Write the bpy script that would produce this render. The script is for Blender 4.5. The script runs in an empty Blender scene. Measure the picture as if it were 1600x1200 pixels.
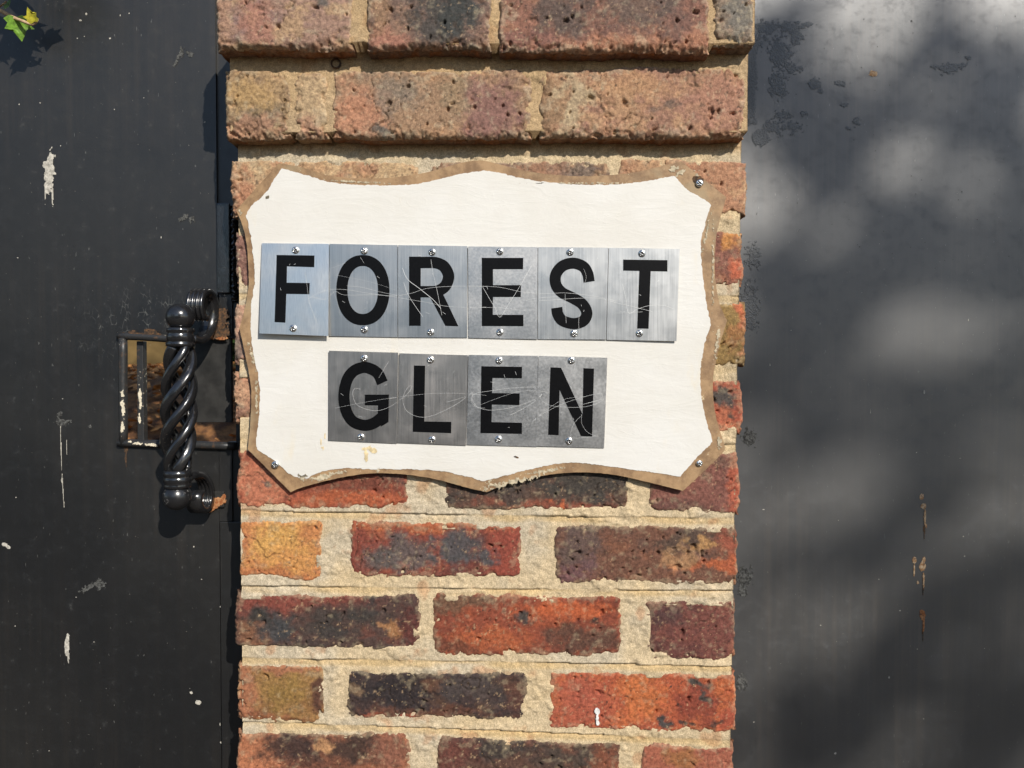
import bpy, bmesh, math, random
import numpy as np
from mathutils import Vector, Matrix
random.seed(7)
rng = np.random.default_rng(11)
SC = bpy.context.scene
COL = SC.collection

# ------------------------------------------------------------------ camera, sky, sun, exposure
CAM = Vector((0.0, -0.84, 1.5)); PITCH = math.radians(1.2); FPX = 26 / 36 * 1600
cam_d = bpy.data.cameras.new('camera'); cam_d.lens = 26; cam_d.sensor_width = 36
cam_d.clip_start = 0.01; cam_d.clip_end = 500
cam_d.dof.use_dof = True; cam_d.dof.focus_distance = 0.845; cam_d.dof.aperture_fstop = 13.0
cam_o = bpy.data.objects.new('camera', cam_d); COL.objects.link(cam_o)
cam_o.location = CAM; cam_o.rotation_euler = (math.radians(90) - PITCH, 0, 0)
SC.camera = cam_o
SUN = Vector((0.56, -1.0, 0.74))                      # direction towards the sun
SUN_EL = math.atan2(SUN.z, math.hypot(SUN.x, SUN.y)); SUN_ROT = math.atan2(SUN.x, SUN.y)
world = bpy.data.worlds.new('World'); SC.world = world; world.use_nodes = True
wn = world.node_tree; wn.nodes.clear()
w_out = wn.nodes.new('ShaderNodeOutputWorld'); w_bg = wn.nodes.new('ShaderNodeBackground')
w_sky = wn.nodes.new('ShaderNodeTexSky'); w_sky.sky_type = 'NISHITA'; w_sky.sun_disc = False
w_sky.sun_elevation = SUN_EL; w_sky.sun_rotation = SUN_ROT
w_sky.dust_density = 0.6; w_sky.ozone_density = 1.8
w_bg.inputs['Strength'].default_value = 0.12
wn.links.new(w_sky.outputs[0], w_bg.inputs[0]); wn.links.new(w_bg.outputs[0], w_out.inputs[0])
sun_d = bpy.data.lights.new('sun', 'SUN'); sun_d.energy = 4.4; sun_d.angle = math.radians(0.53)
sun_d.color = (1.0, 0.945, 0.86)
sun_o = bpy.data.objects.new('sun', sun_d); COL.objects.link(sun_o)
sun_o.location = (4, -7, 7); sun_o.rotation_euler = (-SUN).to_track_quat('-Z', 'Y').to_euler()
SC.view_settings.view_transform = 'Standard'; SC.view_settings.look = 'None'
SC.view_settings.exposure = 0.0; SC.view_settings.gamma = 1.0; SC.view_settings.use_curve_mapping = False

# ------------------------------------------------------------------ geometry helpers
cp, sp = math.cos(PITCH), math.sin(PITCH)
def ray(px, py):
    a = (px - 800) / FPX; b = -(py - 600) / FPX
    return Vector((a, cp + b * sp, -sp + b * cp))
def U(px, py, Y):
    """where the line of sight through a photograph pixel meets the upright plane y = Y"""
    d = ray(px, py); t = (Y - CAM.y) / d.y
    return CAM + d * t
def Uplane(px, py, p0, n):
    d = ray(px, py); t = (p0 - CAM).dot(n) / d.dot(n)
    return CAM + d * t

def _h(ix, iy, seed):
    h = (ix.astype(np.int64) * 374761393 + iy.astype(np.int64) * 668265263 + seed * 144665) & 0xFFFFFFFF
    h = ((h ^ (h >> 13)) * 1274126177) & 0xFFFFFFFF
    return ((h ^ (h >> 16)) & 0xFFFFFF) / float(0xFFFFFF)
def vn(x, y, seed=0):
    x = np.asarray(x, float); y = np.asarray(y, float)
    ix = np.floor(x); iy = np.floor(y); fx = x - ix; fy = y - iy
    fx = fx * fx * (3 - 2 * fx); fy = fy * fy * (3 - 2 * fy)
    a = _h(ix, iy, seed); b = _h(ix + 1, iy, seed); c = _h(ix, iy + 1, seed); d = _h(ix + 1, iy + 1, seed)
    return 2 * (a + (b - a) * fx + (c - a) * fy + (a - b - c + d) * fx * fy) - 1
def fbm(x, y, octv=4, seed=0, gain=0.5):
    s = 0; a = 1.0; tot = 0
    for k in range(octv):
        s = s + a * vn(x * 2 ** k + 17.3 * k, y * 2 ** k - 9.1 * k, seed + 31 * k); tot += a; a *= gain
    return s / tot
def sstep(a, b, x):
    t = np.clip((x - a) / (b - a), 0, 1); return t * t * (3 - 2 * t)
def lin(c):
    c = np.asarray(c, float) / 255.0
    return np.where(c <= 0.04045, c / 12.92, ((c + 0.055) / 1.055) ** 2.4)

def obj(name, me, mat=None, parent=None, smooth=False):
    o = bpy.data.objects.new(name, me); COL.objects.link(o)
    if mat is not None and len(me.materials) == 0: me.materials.append(mat)
    if parent is not None:
        o.parent = parent
        o.matrix_parent_inverse = world_of(parent).inverted()
    if smooth:
        me.polygons.foreach_set('use_smooth', [True] * len(me.polygons))
    return o
def world_of(o):
    m = Matrix.Translation(o.location) @ o.rotation_euler.to_matrix().to_4x4()
    if o.parent: m = world_of(o.parent) @ o.matrix_parent_inverse @ m
    return m
def empty(name, loc, parent=None):
    o = bpy.data.objects.new(name, None); COL.objects.link(o); o.location = loc
    o.empty_display_size = 0.05
    if parent is not None:
        o.parent = parent; o.matrix_parent_inverse = world_of(parent).inverted()
    return o
def tag(o, label, cat, group=None):
    o['label'] = label; o['category'] = cat
    if group: o['group'] = group
    return o
def np_mesh(name, V, Q, col=None):
    me = bpy.data.meshes.new(name)
    V = np.asarray(V, np.float32); Q = np.asarray(Q, np.int32)
    n, k = Q.shape
    me.vertices.add(len(V)); me.vertices.foreach_set('co', V.ravel())
    me.loops.add(n * k); me.loops.foreach_set('vertex_index', Q.ravel())
    me.polygons.add(n)
    me.polygons.foreach_set('loop_start', np.arange(0, n * k, k, dtype=np.int32))
    me.polygons.foreach_set('loop_total', np.full(n, k, np.int32))
    if col is not None:
        at = me.attributes.new('tint', 'FLOAT_COLOR', 'POINT')
        c4 = np.ones((len(V), 4), np.float32); c4[:, :3] = col
        at.data.foreach_set('color', c4.ravel())
    me.update(calc_edges=True)
    return me
def bm_mesh(name, bm):
    bmesh.ops.recalc_face_normals(bm, faces=bm.faces)
    me = bpy.data.meshes.new(name); bm.to_mesh(me); bm.free(); return me
def add_box(bm, x0, x1, y0, y1, z0, z1):
    v = [bm.verts.new(p) for p in ((x0, y0, z0), (x1, y0, z0), (x1, y1, z0), (x0, y1, z0), (x0, y0, z1), (x1, y0, z1), (x1, y1, z1), (x0, y1, z1))]
    for f in ((0, 1, 5, 4), (1, 2, 6, 5), (2, 3, 7, 6), (3, 0, 4, 7), (4, 5, 6, 7), (3, 2, 1, 0)):
        bm.faces.new([v[i] for i in f])
def px_box(bm, x0, x1, y0, y1, Y, th):
    """box whose front face fills the given photograph rectangle on plane Y"""
    a = U(x0, y0, Y); b = U(x1, y1, Y)
    add_box(bm, a.x, b.x, Y, Y + th, b.z, a.z)
def bevel(bm, w, seg=2):
    bmesh.ops.bevel(bm, geom=list(bm.edges), offset=w, segments=seg, affect='EDGES', profile=0.6)
def add_tube(bm, pts, rad, seg=10, cap=True, prof=None):
    """tube along points; rad a number or a list; prof an optional list of (a, b) section points"""
    n = len(pts); pts = [Vector(p) for p in pts]
    if not hasattr(rad, '__len__'): rad = [rad] * n
    ref = None; rings = []
    for i in range(n):
        t = (pts[min(i + 1, n - 1)] - pts[max(i - 1, 0)]).normalized()
        if ref is None:
            ref = Vector((0, 0, 1)) if abs(t.z) < 0.9 else Vector((1, 0, 0))
        u = (ref - t * ref.dot(t)).normalized(); w = t.cross(u); ref = u
        if prof is None:
            sec = [(math.cos(2 * math.pi * k / seg), math.sin(2 * math.pi * k / seg)) for k in range(seg)]
        else: sec = prof
        rings.append([bm.verts.new(pts[i] + (u * a + w * b) * rad[i]) for a, b in sec])
    m = len(rings[0])
    for i in range(n - 1):
        for k in range(m):
            bm.faces.new((rings[i][k], rings[i][(k + 1) % m], rings[i + 1][(k + 1) % m], rings[i + 1][k]))
    if cap:
        bm.faces.new(rings[0][::-1]); bm.faces.new(rings[-1])
def spline(pts, n, closed=False):
    pts = [np.array(p, float) for p in pts]; N = len(pts); out = []
    segs = N if closed else N - 1
    for i in range(segs):
        p0 = pts[(i - 1) % N] if closed or i > 0 else 2 * pts[0] - pts[1]
        p1 = pts[i]; p2 = pts[(i + 1) % N]
        p3 = pts[(i + 2) % N] if closed or i + 2 < N else 2 * pts[-1] - pts[-2]
        for k in range(n):
            t = k / n
            out.append(0.5 * ((2 * p1) + (-p0 + p2) * t + (2 * p0 - 5 * p1 + 4 * p2 - p3) * t * t + (-p0 + 3 * p1 - 3 * p2 + p3) * t ** 3))
    if not closed: out.append(pts[-1])
    return out

# ------------------------------------------------------------------ materials
class NT:
    def __init__(s, name):
        s.m = bpy.data.materials.new(name); s.m.use_nodes = True; s.t = s.m.node_tree
        s.b = s.t.nodes['Principled BSDF']; s.out = s.t.nodes['Material Output']
        s.tc = s.t.nodes.new('ShaderNodeTexCoord')
    def link(s, a, b): s.t.links.new(a, b)
    def val(s, sock, v):
        if hasattr(v, 'is_linked'): s.link(v, sock)
        else: sock.default_value = v
    def mapped(s, scale):
        n = s.t.nodes.new('ShaderNodeMapping'); n.inputs['Scale'].default_value = scale
        s.link(s.tc.outputs['Object'], n.inputs['Vector']); return n.outputs[0]
    def noise(s, scale=10, detail=4, rough=0.5, vec=None, dist=0.0):
        n = s.t.nodes.new('ShaderNodeTexNoise'); n.inputs['Scale'].default_value = scale
        n.inputs['Detail'].default_value = detail; n.inputs['Roughness'].default_value = rough
        n.inputs['Distortion'].default_value = dist
        s.link(vec if vec is not None else s.tc.outputs['Object'], n.inputs['Vector']); return n.outputs['Fac']
    def voro(s, scale, feature='F1', vec=None):
        n = s.t.nodes.new('ShaderNodeTexVoronoi'); n.feature = feature; n.inputs['Scale'].default_value = scale
        s.link(vec if vec is not None else s.tc.outputs['Object'], n.inputs['Vector']); return n.outputs['Distance']
    def ramp(s, fac, a, b, lo=0.0, hi=1.0):
        n = s.t.nodes.new('ShaderNodeMapRange'); n.interpolation_type = 'SMOOTHSTEP'
        s.link(fac, n.inputs[0]); n.inputs[1].default_value = a; n.inputs[2].default_value = b
        n.inputs[3].default_value = lo; n.inputs[4].default_value = hi; return n.outputs[0]
    def mix(s, fac, a, b, mode='MIX'):
        n = s.t.nodes.new('ShaderNodeMix'); n.data_type = 'RGBA'; n.blend_type = mode
        s.val(n.inputs[0], fac)
        for sock, v in ((n.inputs[6], a), (n.inputs[7], b)):
            if hasattr(v, 'is_linked'): s.link(v, sock)
            else: sock.default_value = (*v, 1)
        return n.outputs[2]
    def math(s, op, a, b=0.0):
        n = s.t.nodes.new('ShaderNodeMath'); n.operation = op; s.val(n.inputs[0], a); s.val(n.inputs[1], b); return n.outputs[0]
    def attr(s, name):
        n = s.t.nodes.new('ShaderNodeAttribute'); n.attribute_name = name; return n.outputs['Color']
    def bump(s, h, strength=0.3, dist=0.001, normal=None):
        n = s.t.nodes.new('ShaderNodeBump'); n.inputs['Strength'].default_value = strength
        n.inputs['Distance'].default_value = dist; s.link(h, n.inputs['Height'])
        if normal is not None: s.link(normal, n.inputs['Normal'])
        return n.outputs[0]
    def set(s, color=None, rough=None, metal=None, spec=None, normal=None, coat=None):
        if color is not None:
            if hasattr(color, 'is_linked'): s.link(color, s.b.inputs['Base Color'])
            else: s.b.inputs['Base Color'].default_value = (*color, 1)
        if rough is not None: s.val(s.b.inputs['Roughness'], rough)
        if metal is not None: s.val(s.b.inputs['Metallic'], metal)
        if spec is not None: s.val(s.b.inputs['Specular IOR Level'], spec)
        if coat is not None: s.val(s.b.inputs['Coat Weight'], coat)
        if normal is not None: s.link(normal, s.b.inputs['Normal'])
        return s.m

def m_brick():
    n = NT('fired_clay'); c = n.attr('tint')
    g = n.noise(260, 5, 0.65); g2 = n.noise(900, 3, 0.6)
    c = n.mix(n.ramp(g, 0.3, 0.7), n.mix(1.0, c, (0.64, 0.62, 0.62), 'MULTIPLY'), n.mix(1.0, c, (1.26, 1.24, 1.22), 'MULTIPLY'))
    sp_ = n.ramp(n.noise(420, 2, 0.5), 0.71, 0.76); c = n.mix(n.math('MULTIPLY', sp_, 0.6), c, tuple(lin((214, 176, 130))))
    dk = n.ramp(n.noise(300, 3, 0.6), 0.30, 0.25); c = n.mix(n.math('MULTIPLY', dk, 0.5), c, (0.03, 0.025, 0.025))
    h = n.math('ADD', n.math('MULTIPLY', g, 1.0), n.math('MULTIPLY', g2, 0.5))
    return n.set(c, 0.8, spec=0.3, normal=n.bump(h, 0.65, 0.0016))
def m_mortar():
    n = NT('sandy_mortar'); c = n.attr('tint')
    g = n.noise(700, 4, 0.7); g2 = n.noise(160, 5, 0.6)
    c = n.mix(n.ramp(g, 0.3, 0.7), n.mix(1.0, c, (0.68, 0.66, 0.62), 'MULTIPLY'), n.mix(1.0, c, (1.15, 1.14, 1.12), 'MULTIPLY'))
    dk = n.ramp(n.noise(1100, 2, 0.5), 0.32, 0.27); c = n.mix(n.math('MULTIPLY', dk, 0.55), c, (0.16, 0.10, 0.06))
    h = n.math('ADD', n.math('MULTIPLY', g2, 1.4), g)
    return n.set(c, 0.95, spec=0.15, normal=n.bump(h, 0.6, 0.0016))
def m_gate(name, seed, base=0.020, rough=0.44, craze=None, dust=0.40, ior=1.58):
    n = NT(name)
    wide = n.noise(2.2 + seed * 0.3, 4, 0.6); fine = n.noise(900, 2, 0.5)
    streak = n.noise(1.0, 5, 0.65, n.mapped((130, 130, 3.0))); spots = n.noise(60, 6, 0.7)
    c = n.mix(n.ramp(wide, 0.35, 0.65), (base * 0.85, base * 0.88, base * 0.92), (base * 1.25, base * 1.2, base * 1.1))
    c = n.mix(n.math('MULTIPLY', n.math('MULTIPLY', n.ramp(streak, 0.40, 0.75), n.ramp(n.noise(4.5, 3, 0.5), 0.38, 0.62, 0.25, 1.0)), dust), c, (0.078, 0.058, 0.040))
    c = n.mix(n.math('MULTIPLY', n.ramp(spots, 0.62, 0.74), 0.45), c, (0.07, 0.07, 0.065))
    # crazed paint: pale hairlines where the coat has crept
    cr = n.ramp(n.voro(120, 'DISTANCE_TO_EDGE', n.mapped((1.5, 1, 0.75))), 0.035, 0.0)
    if craze:
        mp = n.t.nodes.new('ShaderNodeMapping'); mp.vector_type = 'POINT'; n.link(n.tc.outputs['Object'], mp.inputs['Vector'])
        mp.inputs['Location'].default_value = (-craze[0] / craze[2], 0, -craze[1] / craze[3]); mp.inputs['Scale'].default_value = (1 / craze[2], 0, 1 / craze[3])
        ln = n.t.nodes.new('ShaderNodeVectorMath'); ln.operation = 'LENGTH'; n.link(mp.outputs[0], ln.inputs[0])
        where = n.ramp(n.math('ADD', ln.outputs['Value'], n.math('MULTIPLY', n.noise(14, 3, 0.6), 0.9)), 1.5, 0.75)
    else: where = n.ramp(n.noise(5.5, 3, 0.6), 0.9, 0.95)
    br = n.ramp(n.noise(75, 3, 0.6), 0.5, 0.6)
    c = n.mix(n.math('MULTIPLY', n.math('MULTIPLY', cr, where), n.math('MULTIPLY', br, 0.6)), c, (0.20, 0.20, 0.18))
    sc = n.ramp(n.noise(1.0, 2, 0.5, n.mapped((420, 420, 120))), 0.735, 0.76)
    c = n.mix(n.math('MULTIPLY', sc, 0.35), c, (0.22, 0.22, 0.2))
    r = n.math('ADD', n.ramp(wide, 0.3, 0.7, rough - 0.04, rough + 0.05), n.math('MULTIPLY', n.ramp(spots, 0.45, 0.75), 0.10))
    h = n.math('ADD', n.math('MULTIPLY', n.noise(7, 3, 0.5), 1.0), n.math('MULTIPLY', fine, 0.02))
    n.b.inputs['IOR'].default_value = ior
    return n.set(c, r, spec=1.0, normal=n.bump(n.math('ADD', h, n.math('MULTIPLY', spots, 0.08)), 0.25, 0.004))
def m_iron():
    n = NT('black_enamel_iron'); w = n.noise(120, 4, 0.6)
    wear = n.math('MULTIPLY', n.ramp(n.noise(300, 5, 0.7), 0.58, 0.68), n.ramp(n.noise(25, 2, 0.5), 0.45, 0.6))
    c = n.mix(wear, (0.014, 0.014, 0.015), (0.10, 0.085, 0.07))
    return n.set(c, n.ramp(w, 0.3, 0.7, 0.13, 0.27), spec=1.0, normal=n.bump(w, 0.25, 0.0008))
def m_flaky():
    n = NT('flaking_black_iron'); w = n.noise(150, 4, 0.6)
    fl = n.ramp(n.noise(210, 4, 0.65), 0.60, 0.63); z = n.ramp(n.noise(18, 2, 0.5), 0.48, 0.60)
    c = n.mix(n.math('MULTIPLY', fl, z), n.mix(n.ramp(w, 0.55, 0.7), (0.03, 0.03, 0.03), (0.09, 0.055, 0.035)), (0.62, 0.55, 0.42))
    return n.set(c, 0.42, spec=0.5, normal=n.bump(w, 0.4, 0.0008))
def m_chipped():
    n = NT('chipped_black_enamel'); w = n.noise(120, 4, 0.6); fl = n.ramp(n.noise(520, 3, 0.6), 0.60, 0.64); z = n.ramp(n.noise(60, 2, 0.5), 0.50, 0.58)
    return n.set(n.mix(n.math('MULTIPLY', fl, z), (0.014, 0.014, 0.015), (0.38, 0.37, 0.35)), 0.28, spec=0.8, normal=n.bump(w, 0.25, 0.0008))
def m_rust(name='rust', a=(0.30, 0.10, 0.035), b=(0.50, 0.26, 0.12)):
    n = NT(name); w = n.noise(260, 5, 0.65)
    c = n.mix(n.ramp(w, 0.38, 0.66), a, b); c = n.mix(n.ramp(n.noise(420, 3, 0.6), 0.60, 0.66), c, (0.08, 0.05, 0.04))
    return n.set(c, 0.85, spec=0.2, normal=n.bump(w, 0.6, 0.001))
def m_plain(name, color, rough=0.7, spec=0.4, scale=200, vary=0.25, bstr=0.3, bdist=0.001):
    n = NT(name); w = n.noise(scale, 4, 0.6)
    lo = tuple(x * (1 - vary) for x in color); hi = tuple(min(1, x * (1 + vary)) for x in color)
    return n.set(n.mix(n.ramp(w, 0.3, 0.7), lo, hi), rough, spec=spec, normal=n.bump(w, bstr, bdist))
def m_white():
    n = NT('aged_white_paint')
    t = n.noise(9, 5, 0.6); c = n.mix(n.ramp(t, 0.35, 0.68), (0.70, 0.672, 0.610), (0.745, 0.724, 0.675))
    y = n.ramp(n.noise(1.0, 4, 0.6, n.mapped((26, 26, 10))), 0.60, 0.78); c = n.mix(n.math('MULTIPLY', y, 0.42), c, (0.76, 0.63, 0.40))
    sp_ = n.ramp(n.noise(500, 2, 0.5), 0.75, 0.79); c = n.mix(n.math('MULTIPLY', sp_, 0.35), c, (0.5, 0.42, 0.3))
    w1 = n.noise(1.0, 6, 0.62, n.mapped((16, 16, 60)), 1.2); w2 = n.noise(55, 5, 0.6, None, 1.5)
    rid = n.ramp(n.math('ABSOLUTE', n.math('SUBTRACT', n.noise(1.0, 3, 0.5, n.mapped((9, 9, 26)), 2.0), 0.5)), 0.0, 0.012, 1.0, 0.0)
    h = n.math('ADD', n.math('ADD', w1, n.math('MULTIPLY', w2, 0.35)), n.math('MULTIPLY', rid, 0.10))
    return n.set(c, 0.55, spec=0.35, normal=n.bump(h, 0.15, 0.0035))
def m_rim():
    n = NT('brown_brushed_paint')
    t = n.noise(42, 6, 0.75); c = n.mix(n.ramp(t, 0.36, 0.64), tuple(lin((132, 104, 76))), tuple(lin((172, 140, 103))))
    g = n.ramp(n.noise(11, 4, 0.6), 0.55, 0.68); c = n.mix(n.math('MULTIPLY', g, 0.6), c, tuple(lin((158, 142, 112))))
    fl = n.ramp(n.noise(170, 4, 0.7, None, 0.6), 0.66, 0.69); z = n.ramp(n.noise(14, 2, 0.5), 0.46, 0.6)
    c = n.mix(n.math('MULTIPLY', fl, z), c, tuple(lin((226, 208, 172))))
    return n.set(c, 0.6, spec=0.35, normal=n.bump(n.noise(90, 5, 0.6), 0.4, 0.0015))
def m_alu(name, rough, base, vert=True):
    n = NT(name)
    v = n.mapped((1500, 1500, 14)) if vert else n.mapped((420, 420, 420))
    br = n.noise(1.0, 3, 0.6, v); cl = n.noise(28, 4, 0.6)
    c = n.mix(n.ramp(br, 0.3, 0.7), tuple(x * 0.92 for x in base), tuple(min(1, x * 1.06) for x in base))
    r = n.math('ADD', n.ramp(br, 0.25, 0.75, rough - 0.03, rough + 0.03), n.ramp(cl, 0.35, 0.7, -0.04, 0.04))
    return n.set(c, r, metal=1.0, normal=n.bump(br, 0.06, 0.0002))
M = dict(brick=m_brick(), mortar=m_mortar(), gate_a=m_gate('black_gate_paint', 1, 0.011, 0.41, (-0.44, 1.55, 0.13, 0.07), 0.14, 1.46), gate_b=m_gate('weathered_black_gate_paint', 3, 0.014, 0.50, None, 0.40, 1.72),
    iron=m_iron(), flaky=m_flaky(), rust=m_rust(), rust_dark=m_rust('dark_rust', (0.045, 0.034, 0.026), (0.16, 0.085, 0.042)),
    rust_pale=m_rust('pale_rust', (0.38, 0.20, 0.09), (0.66, 0.50, 0.32)),
    white=m_white(), rim=m_rim(), vinyl=m_plain('black_vinyl', (0.004, 0.004, 0.0045), 0.38, 0.14, 300, 0.2, 0.03),
    screw=NT('zinc_screw').set((0.78, 0.78, 0.76), 0.26, 1.0), recess=m_plain('screw_recess', (0.05, 0.045, 0.04), 0.6),
    scratch=NT('scratched_bare_metal').set((0.85, 0.85, 0.83), 0.6, 0.6),
    chalk=m_plain('chalky_white', (0.46, 0.43, 0.37), 0.9, 0.2, 260, 0.35, 0.6), peel=m_plain('bare_primer', (0.030, 0.033, 0.034), 0.56, 1.0, 500, 0.4, 0.8, 0.0010),
    bloom=m_plain('grey_paint_bloom', (0.075, 0.075, 0.07), 0.8, 0.3, 420, 0.7, 0.8, 0.002), dull=m_plain('dull_black_steel', (0.026, 0.025, 0.023), 0.52, 0.5, 45, 0.45, 0.25, 0.0006),
    leaf=m_plain('ivy_leaf', (0.15, 0.29, 0.03), 0.45, 0.5, 220, 0.4, 0.4), young=m_plain('young_ivy_leaf', (0.58, 0.52, 0.05), 0.45, 0.5, 220, 0.25, 0.3),
    stem=m_plain('ivy_stem', (0.50, 0.34, 0.20), 0.6, 0.4, 200), flake=m_plain('cream_paint_flake', (0.74, 0.66, 0.50), 0.8, 0.2, 300, 0.2))
M['peel'].node_tree.nodes['Principled BSDF'].inputs['IOR'].default_value = 1.62
for k in ('leaf', 'young'):
    b = M[k].node_tree.nodes['Principled BSDF']
    b.inputs['Transmission Weight'].default_value = 0.0; b.inputs['Subsurface Weight'].default_value = 0.15
    b.inputs['Subsurface Radius'].default_value = (0.002, 0.003, 0.001)

# ------------------------------------------------------------------ ground and what lies behind the gates
YG = 0.066                                            # front of the gate sheets; pillar face is y = 0
def ground():
    n = NT('driveway_earth'); t = n.noise(3, 6, 0.65)
    m = n.set(n.mix(n.ramp(t, 0.35, 0.65), (0.050, 0.040, 0.030), (0.085, 0.068, 0.052)), 0.95, normal=n.bump(n.noise(40, 5, 0.6), 0.6, 0.01))
    bm = bmesh.new(); add_box(bm, -150, 150, -150, 150, -0.3, 0.0)
    o = obj('ground', bm_mesh('ground', bm), m); o['kind'] = 'structure'
ground()
def bank():
    n = NT('leaf_litter_soil'); t = n.noise(9, 6, 0.7); t2 = n.noise(2.2, 3, 0.6)
    c = n.mix(n.ramp(t, 0.35, 0.65), (0.10, 0.040, 0.014), (0.36, 0.16, 0.05))
    m = n.set(c, 0.9, normal=n.bump(n.noise(30, 5, 0.7), 1.0, 0.03))
    nx, ny = 60, 40; xs = np.linspace(-7, 1, nx); ys = np.linspace(1.6, 9, ny)
    X, Yv = np.meshgrid(xs, ys); Z = -0.02 + 1.42 * sstep(1.6, 5.0, Yv) + 0.12 * sstep(5, 9, Yv) + 0.05 * fbm(X * 1.5, Yv * 1.5, 4, 5)
    V = np.stack([X.ravel(), Yv.ravel(), Z.ravel()], 1); i = np.arange(nx * ny).reshape(ny, nx)
    Q = np.stack([i[:-1, :-1].ravel(), i[:-1, 1:].ravel(), i[1:, 1:].ravel(), i[1:, :-1].ravel()], 1)
    o = obj('garden_bank', np_mesh('garden_bank', V, Q), m, smooth=True); o['kind'] = 'structure'
    # fallen leaves lying on it
    lm = m_plain('fallen_leaf', (0.46, 0.20, 0.06), 0.7, 0.3, 14, 0.8, 0.2)
    k = 2600; lx = rng.uniform(-4.5, 0, k); ly = rng.uniform(2.2, 8, k)
    lz = 1.42 * sstep(1.6, 5.0, ly) + 0.12 * sstep(5, 9, ly) + 0.05 * fbm(lx * 1.5, ly * 1.5, 4, 5) + rng.uniform(0.0, 0.04, k)
    VV = []; QQ = []
    for j in range(k):
        a = rng.uniform(0, 6.28); s = rng.uniform(0.03, 0.07); tx, ty = rng.uniform(-0.5, 0.5, 2)
        u = np.array([math.cos(a), math.sin(a), tx]) * s; w = np.array([-math.sin(a), math.cos(a), ty]) * s * 0.55
        c = np.array([lx[j], ly[j], lz[j]]); b = len(VV); VV += [c - u, c + w, c + u, c - w]; QQ.append((b, b + 1, b + 2, b + 3))
    o = obj('fallen_leaves', np_mesh('fallen_leaves', VV, QQ), lm); tag(o, 'brown fallen leaves lying on the bank behind the gate opening', 'leaves'); o['kind'] = 'stuff'
bank()

def leaf_cloud(centres, per, spread, size, seed):
    r = np.random.default_rng(seed); VV = []; QQ = []
    for c in centres:
        c = np.array(c, float)
        for j in range(per):
            p = c + r.normal(0, 1, 3) * spread
            u = r.normal(0, 1, 3); u /= np.linalg.norm(u); w = np.cross(u, r.normal(0, 1, 3)); w /= np.linalg.norm(w)
            s = size * r.uniform(0.6, 1.3); nn = np.cross(u, w) * s * 0.2
            b = len(VV); VV += [p - u * s, p + w * s * 0.5 + nn, p + u * s, p - w * s * 0.5 + nn]; QQ.append((b, b + 1, b + 2, b + 3))
    return VV, QQ
FOL = m_plain('tree_leaf', (0.055, 0.10, 0.025), 0.5, 0.4, 3, 0.5, 0.1)
BARK = m_plain('tree_bark', (0.13, 0.09, 0.06), 0.9, 0.2, 30, 0.5, 0.8, 0.01)
def tree(name, label, cat, base, height, crown_r, seed, per=110, n=26, size=0.13, group=None):
    r = np.random.default_rng(seed); e = empty(name, base); tag(e, label, cat, group)
    bx, by, bz = base; bm = bmesh.new()
    top = Vector((bx + r.uniform(-0.3, 0.3), by + r.uniform(-0.3, 0.3), bz + height * 0.8))
    add_tube(bm, [Vector(base).lerp(top, t) + Vector((r.uniform(-.06, .06), r.uniform(-.06, .06), 0)) for t in np.linspace(0, 1, 7)], list(np.linspace(0.05 * height / 1.6, 0.05, 7)), 9)
    cs = []
    for k in range(n):
        d = r.normal(0, 1, 3); d /= np.linalg.norm(d); rad = crown_r * r.uniform(0.45, 1.0)
        c = np.array([bx, by, bz + height - crown_r * 0.9]) + d * rad * np.array([1, 1, 0.85]); cs.append(c)
        if k % 2 == 0:
            st = Vector(base).lerp(top, r.uniform(0.45, 0.95)); add_tube(bm, [st, st.lerp(Vector(c), 0.5) + Vector((0, 0, 0.1)), Vector(c)], [0.05, 0.03, 0.01], 6)
    obj('trunk', bm_mesh('trunk', bm), BARK, e, True)
    V, Q = leaf_cloud(cs, per, crown_r * 0.2, size, seed + 1)
    o = obj('crown', np_mesh('crown', V, Q), FOL, e); o['kind'] = 'stuff'
for i, (x, y, h, c, lab) in enumerate([
        (-2.9, 9.0, 3.0, 1.3, 'dark leafy bush on the bank, glimpsed through the gate opening'),
        (-7.9, 9.9, 3.4, 1.5, 'dark bush farther left on the bank behind the gate')]):
    tree('garden_shrub', lab, 'shrub', (x, y, 0.9), h, c, 40 + i, 240, 30, 0.11)
tree('added_garden_tree', 'garden tree added out of view behind the left gate to shade the leaf-strewn bank', 'tree', (-0.5, 1.7, 0.0), 6.3, 1.9, 48, 120, 34, 0.10)  # tree added out of view, its crown placed to darken the bank
bm = bmesh.new(); add_box(bm, -9, 1, 11.0, 11.3, 0.8, 3.6); add_box(bm, -9, 1, 10.96, 11.34, 3.6, 3.7)
e_ = empty('garden_wall', (-4, 11.15, 0.8)); tag(e_, 'ochre rendered garden wall behind the bushes, seen through the gate opening', 'wall')
obj('wall_panel', bm_mesh('wall_panel', bm), m_plain('ochre_render', (0.15, 0.10, 0.04), 0.9, 0.2, 1.5, 0.5), e_)
def hedge():
    e = empty('added_hedge', (0, -10.5, 0)); tag(e, 'green hedge added unseen across the road to darken the reflected horizon', 'hedge')  # hedge added out of view to cover the bright horizon in reflections
    r = np.random.default_rng(9); cs = [(r.uniform(-13, 4.2), -10.1 + r.uniform(-.4, .3), r.uniform(0.15, 2.5)) for k in range(360)]
    V, Q = leaf_cloud(cs, 26, 0.22, 0.13, 12); o = obj('foliage', np_mesh('foliage', V, Q), FOL, e); o['kind'] = 'stuff'
    bm = bmesh.new(); add_box(bm, -13, 4.2, -10.9, -10.25, 0, 2.4); obj('hedge_core', bm_mesh('hedge_core', bm), BARK, e)  # solid core box, blocks the horizon behind the leaves
hedge()
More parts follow.
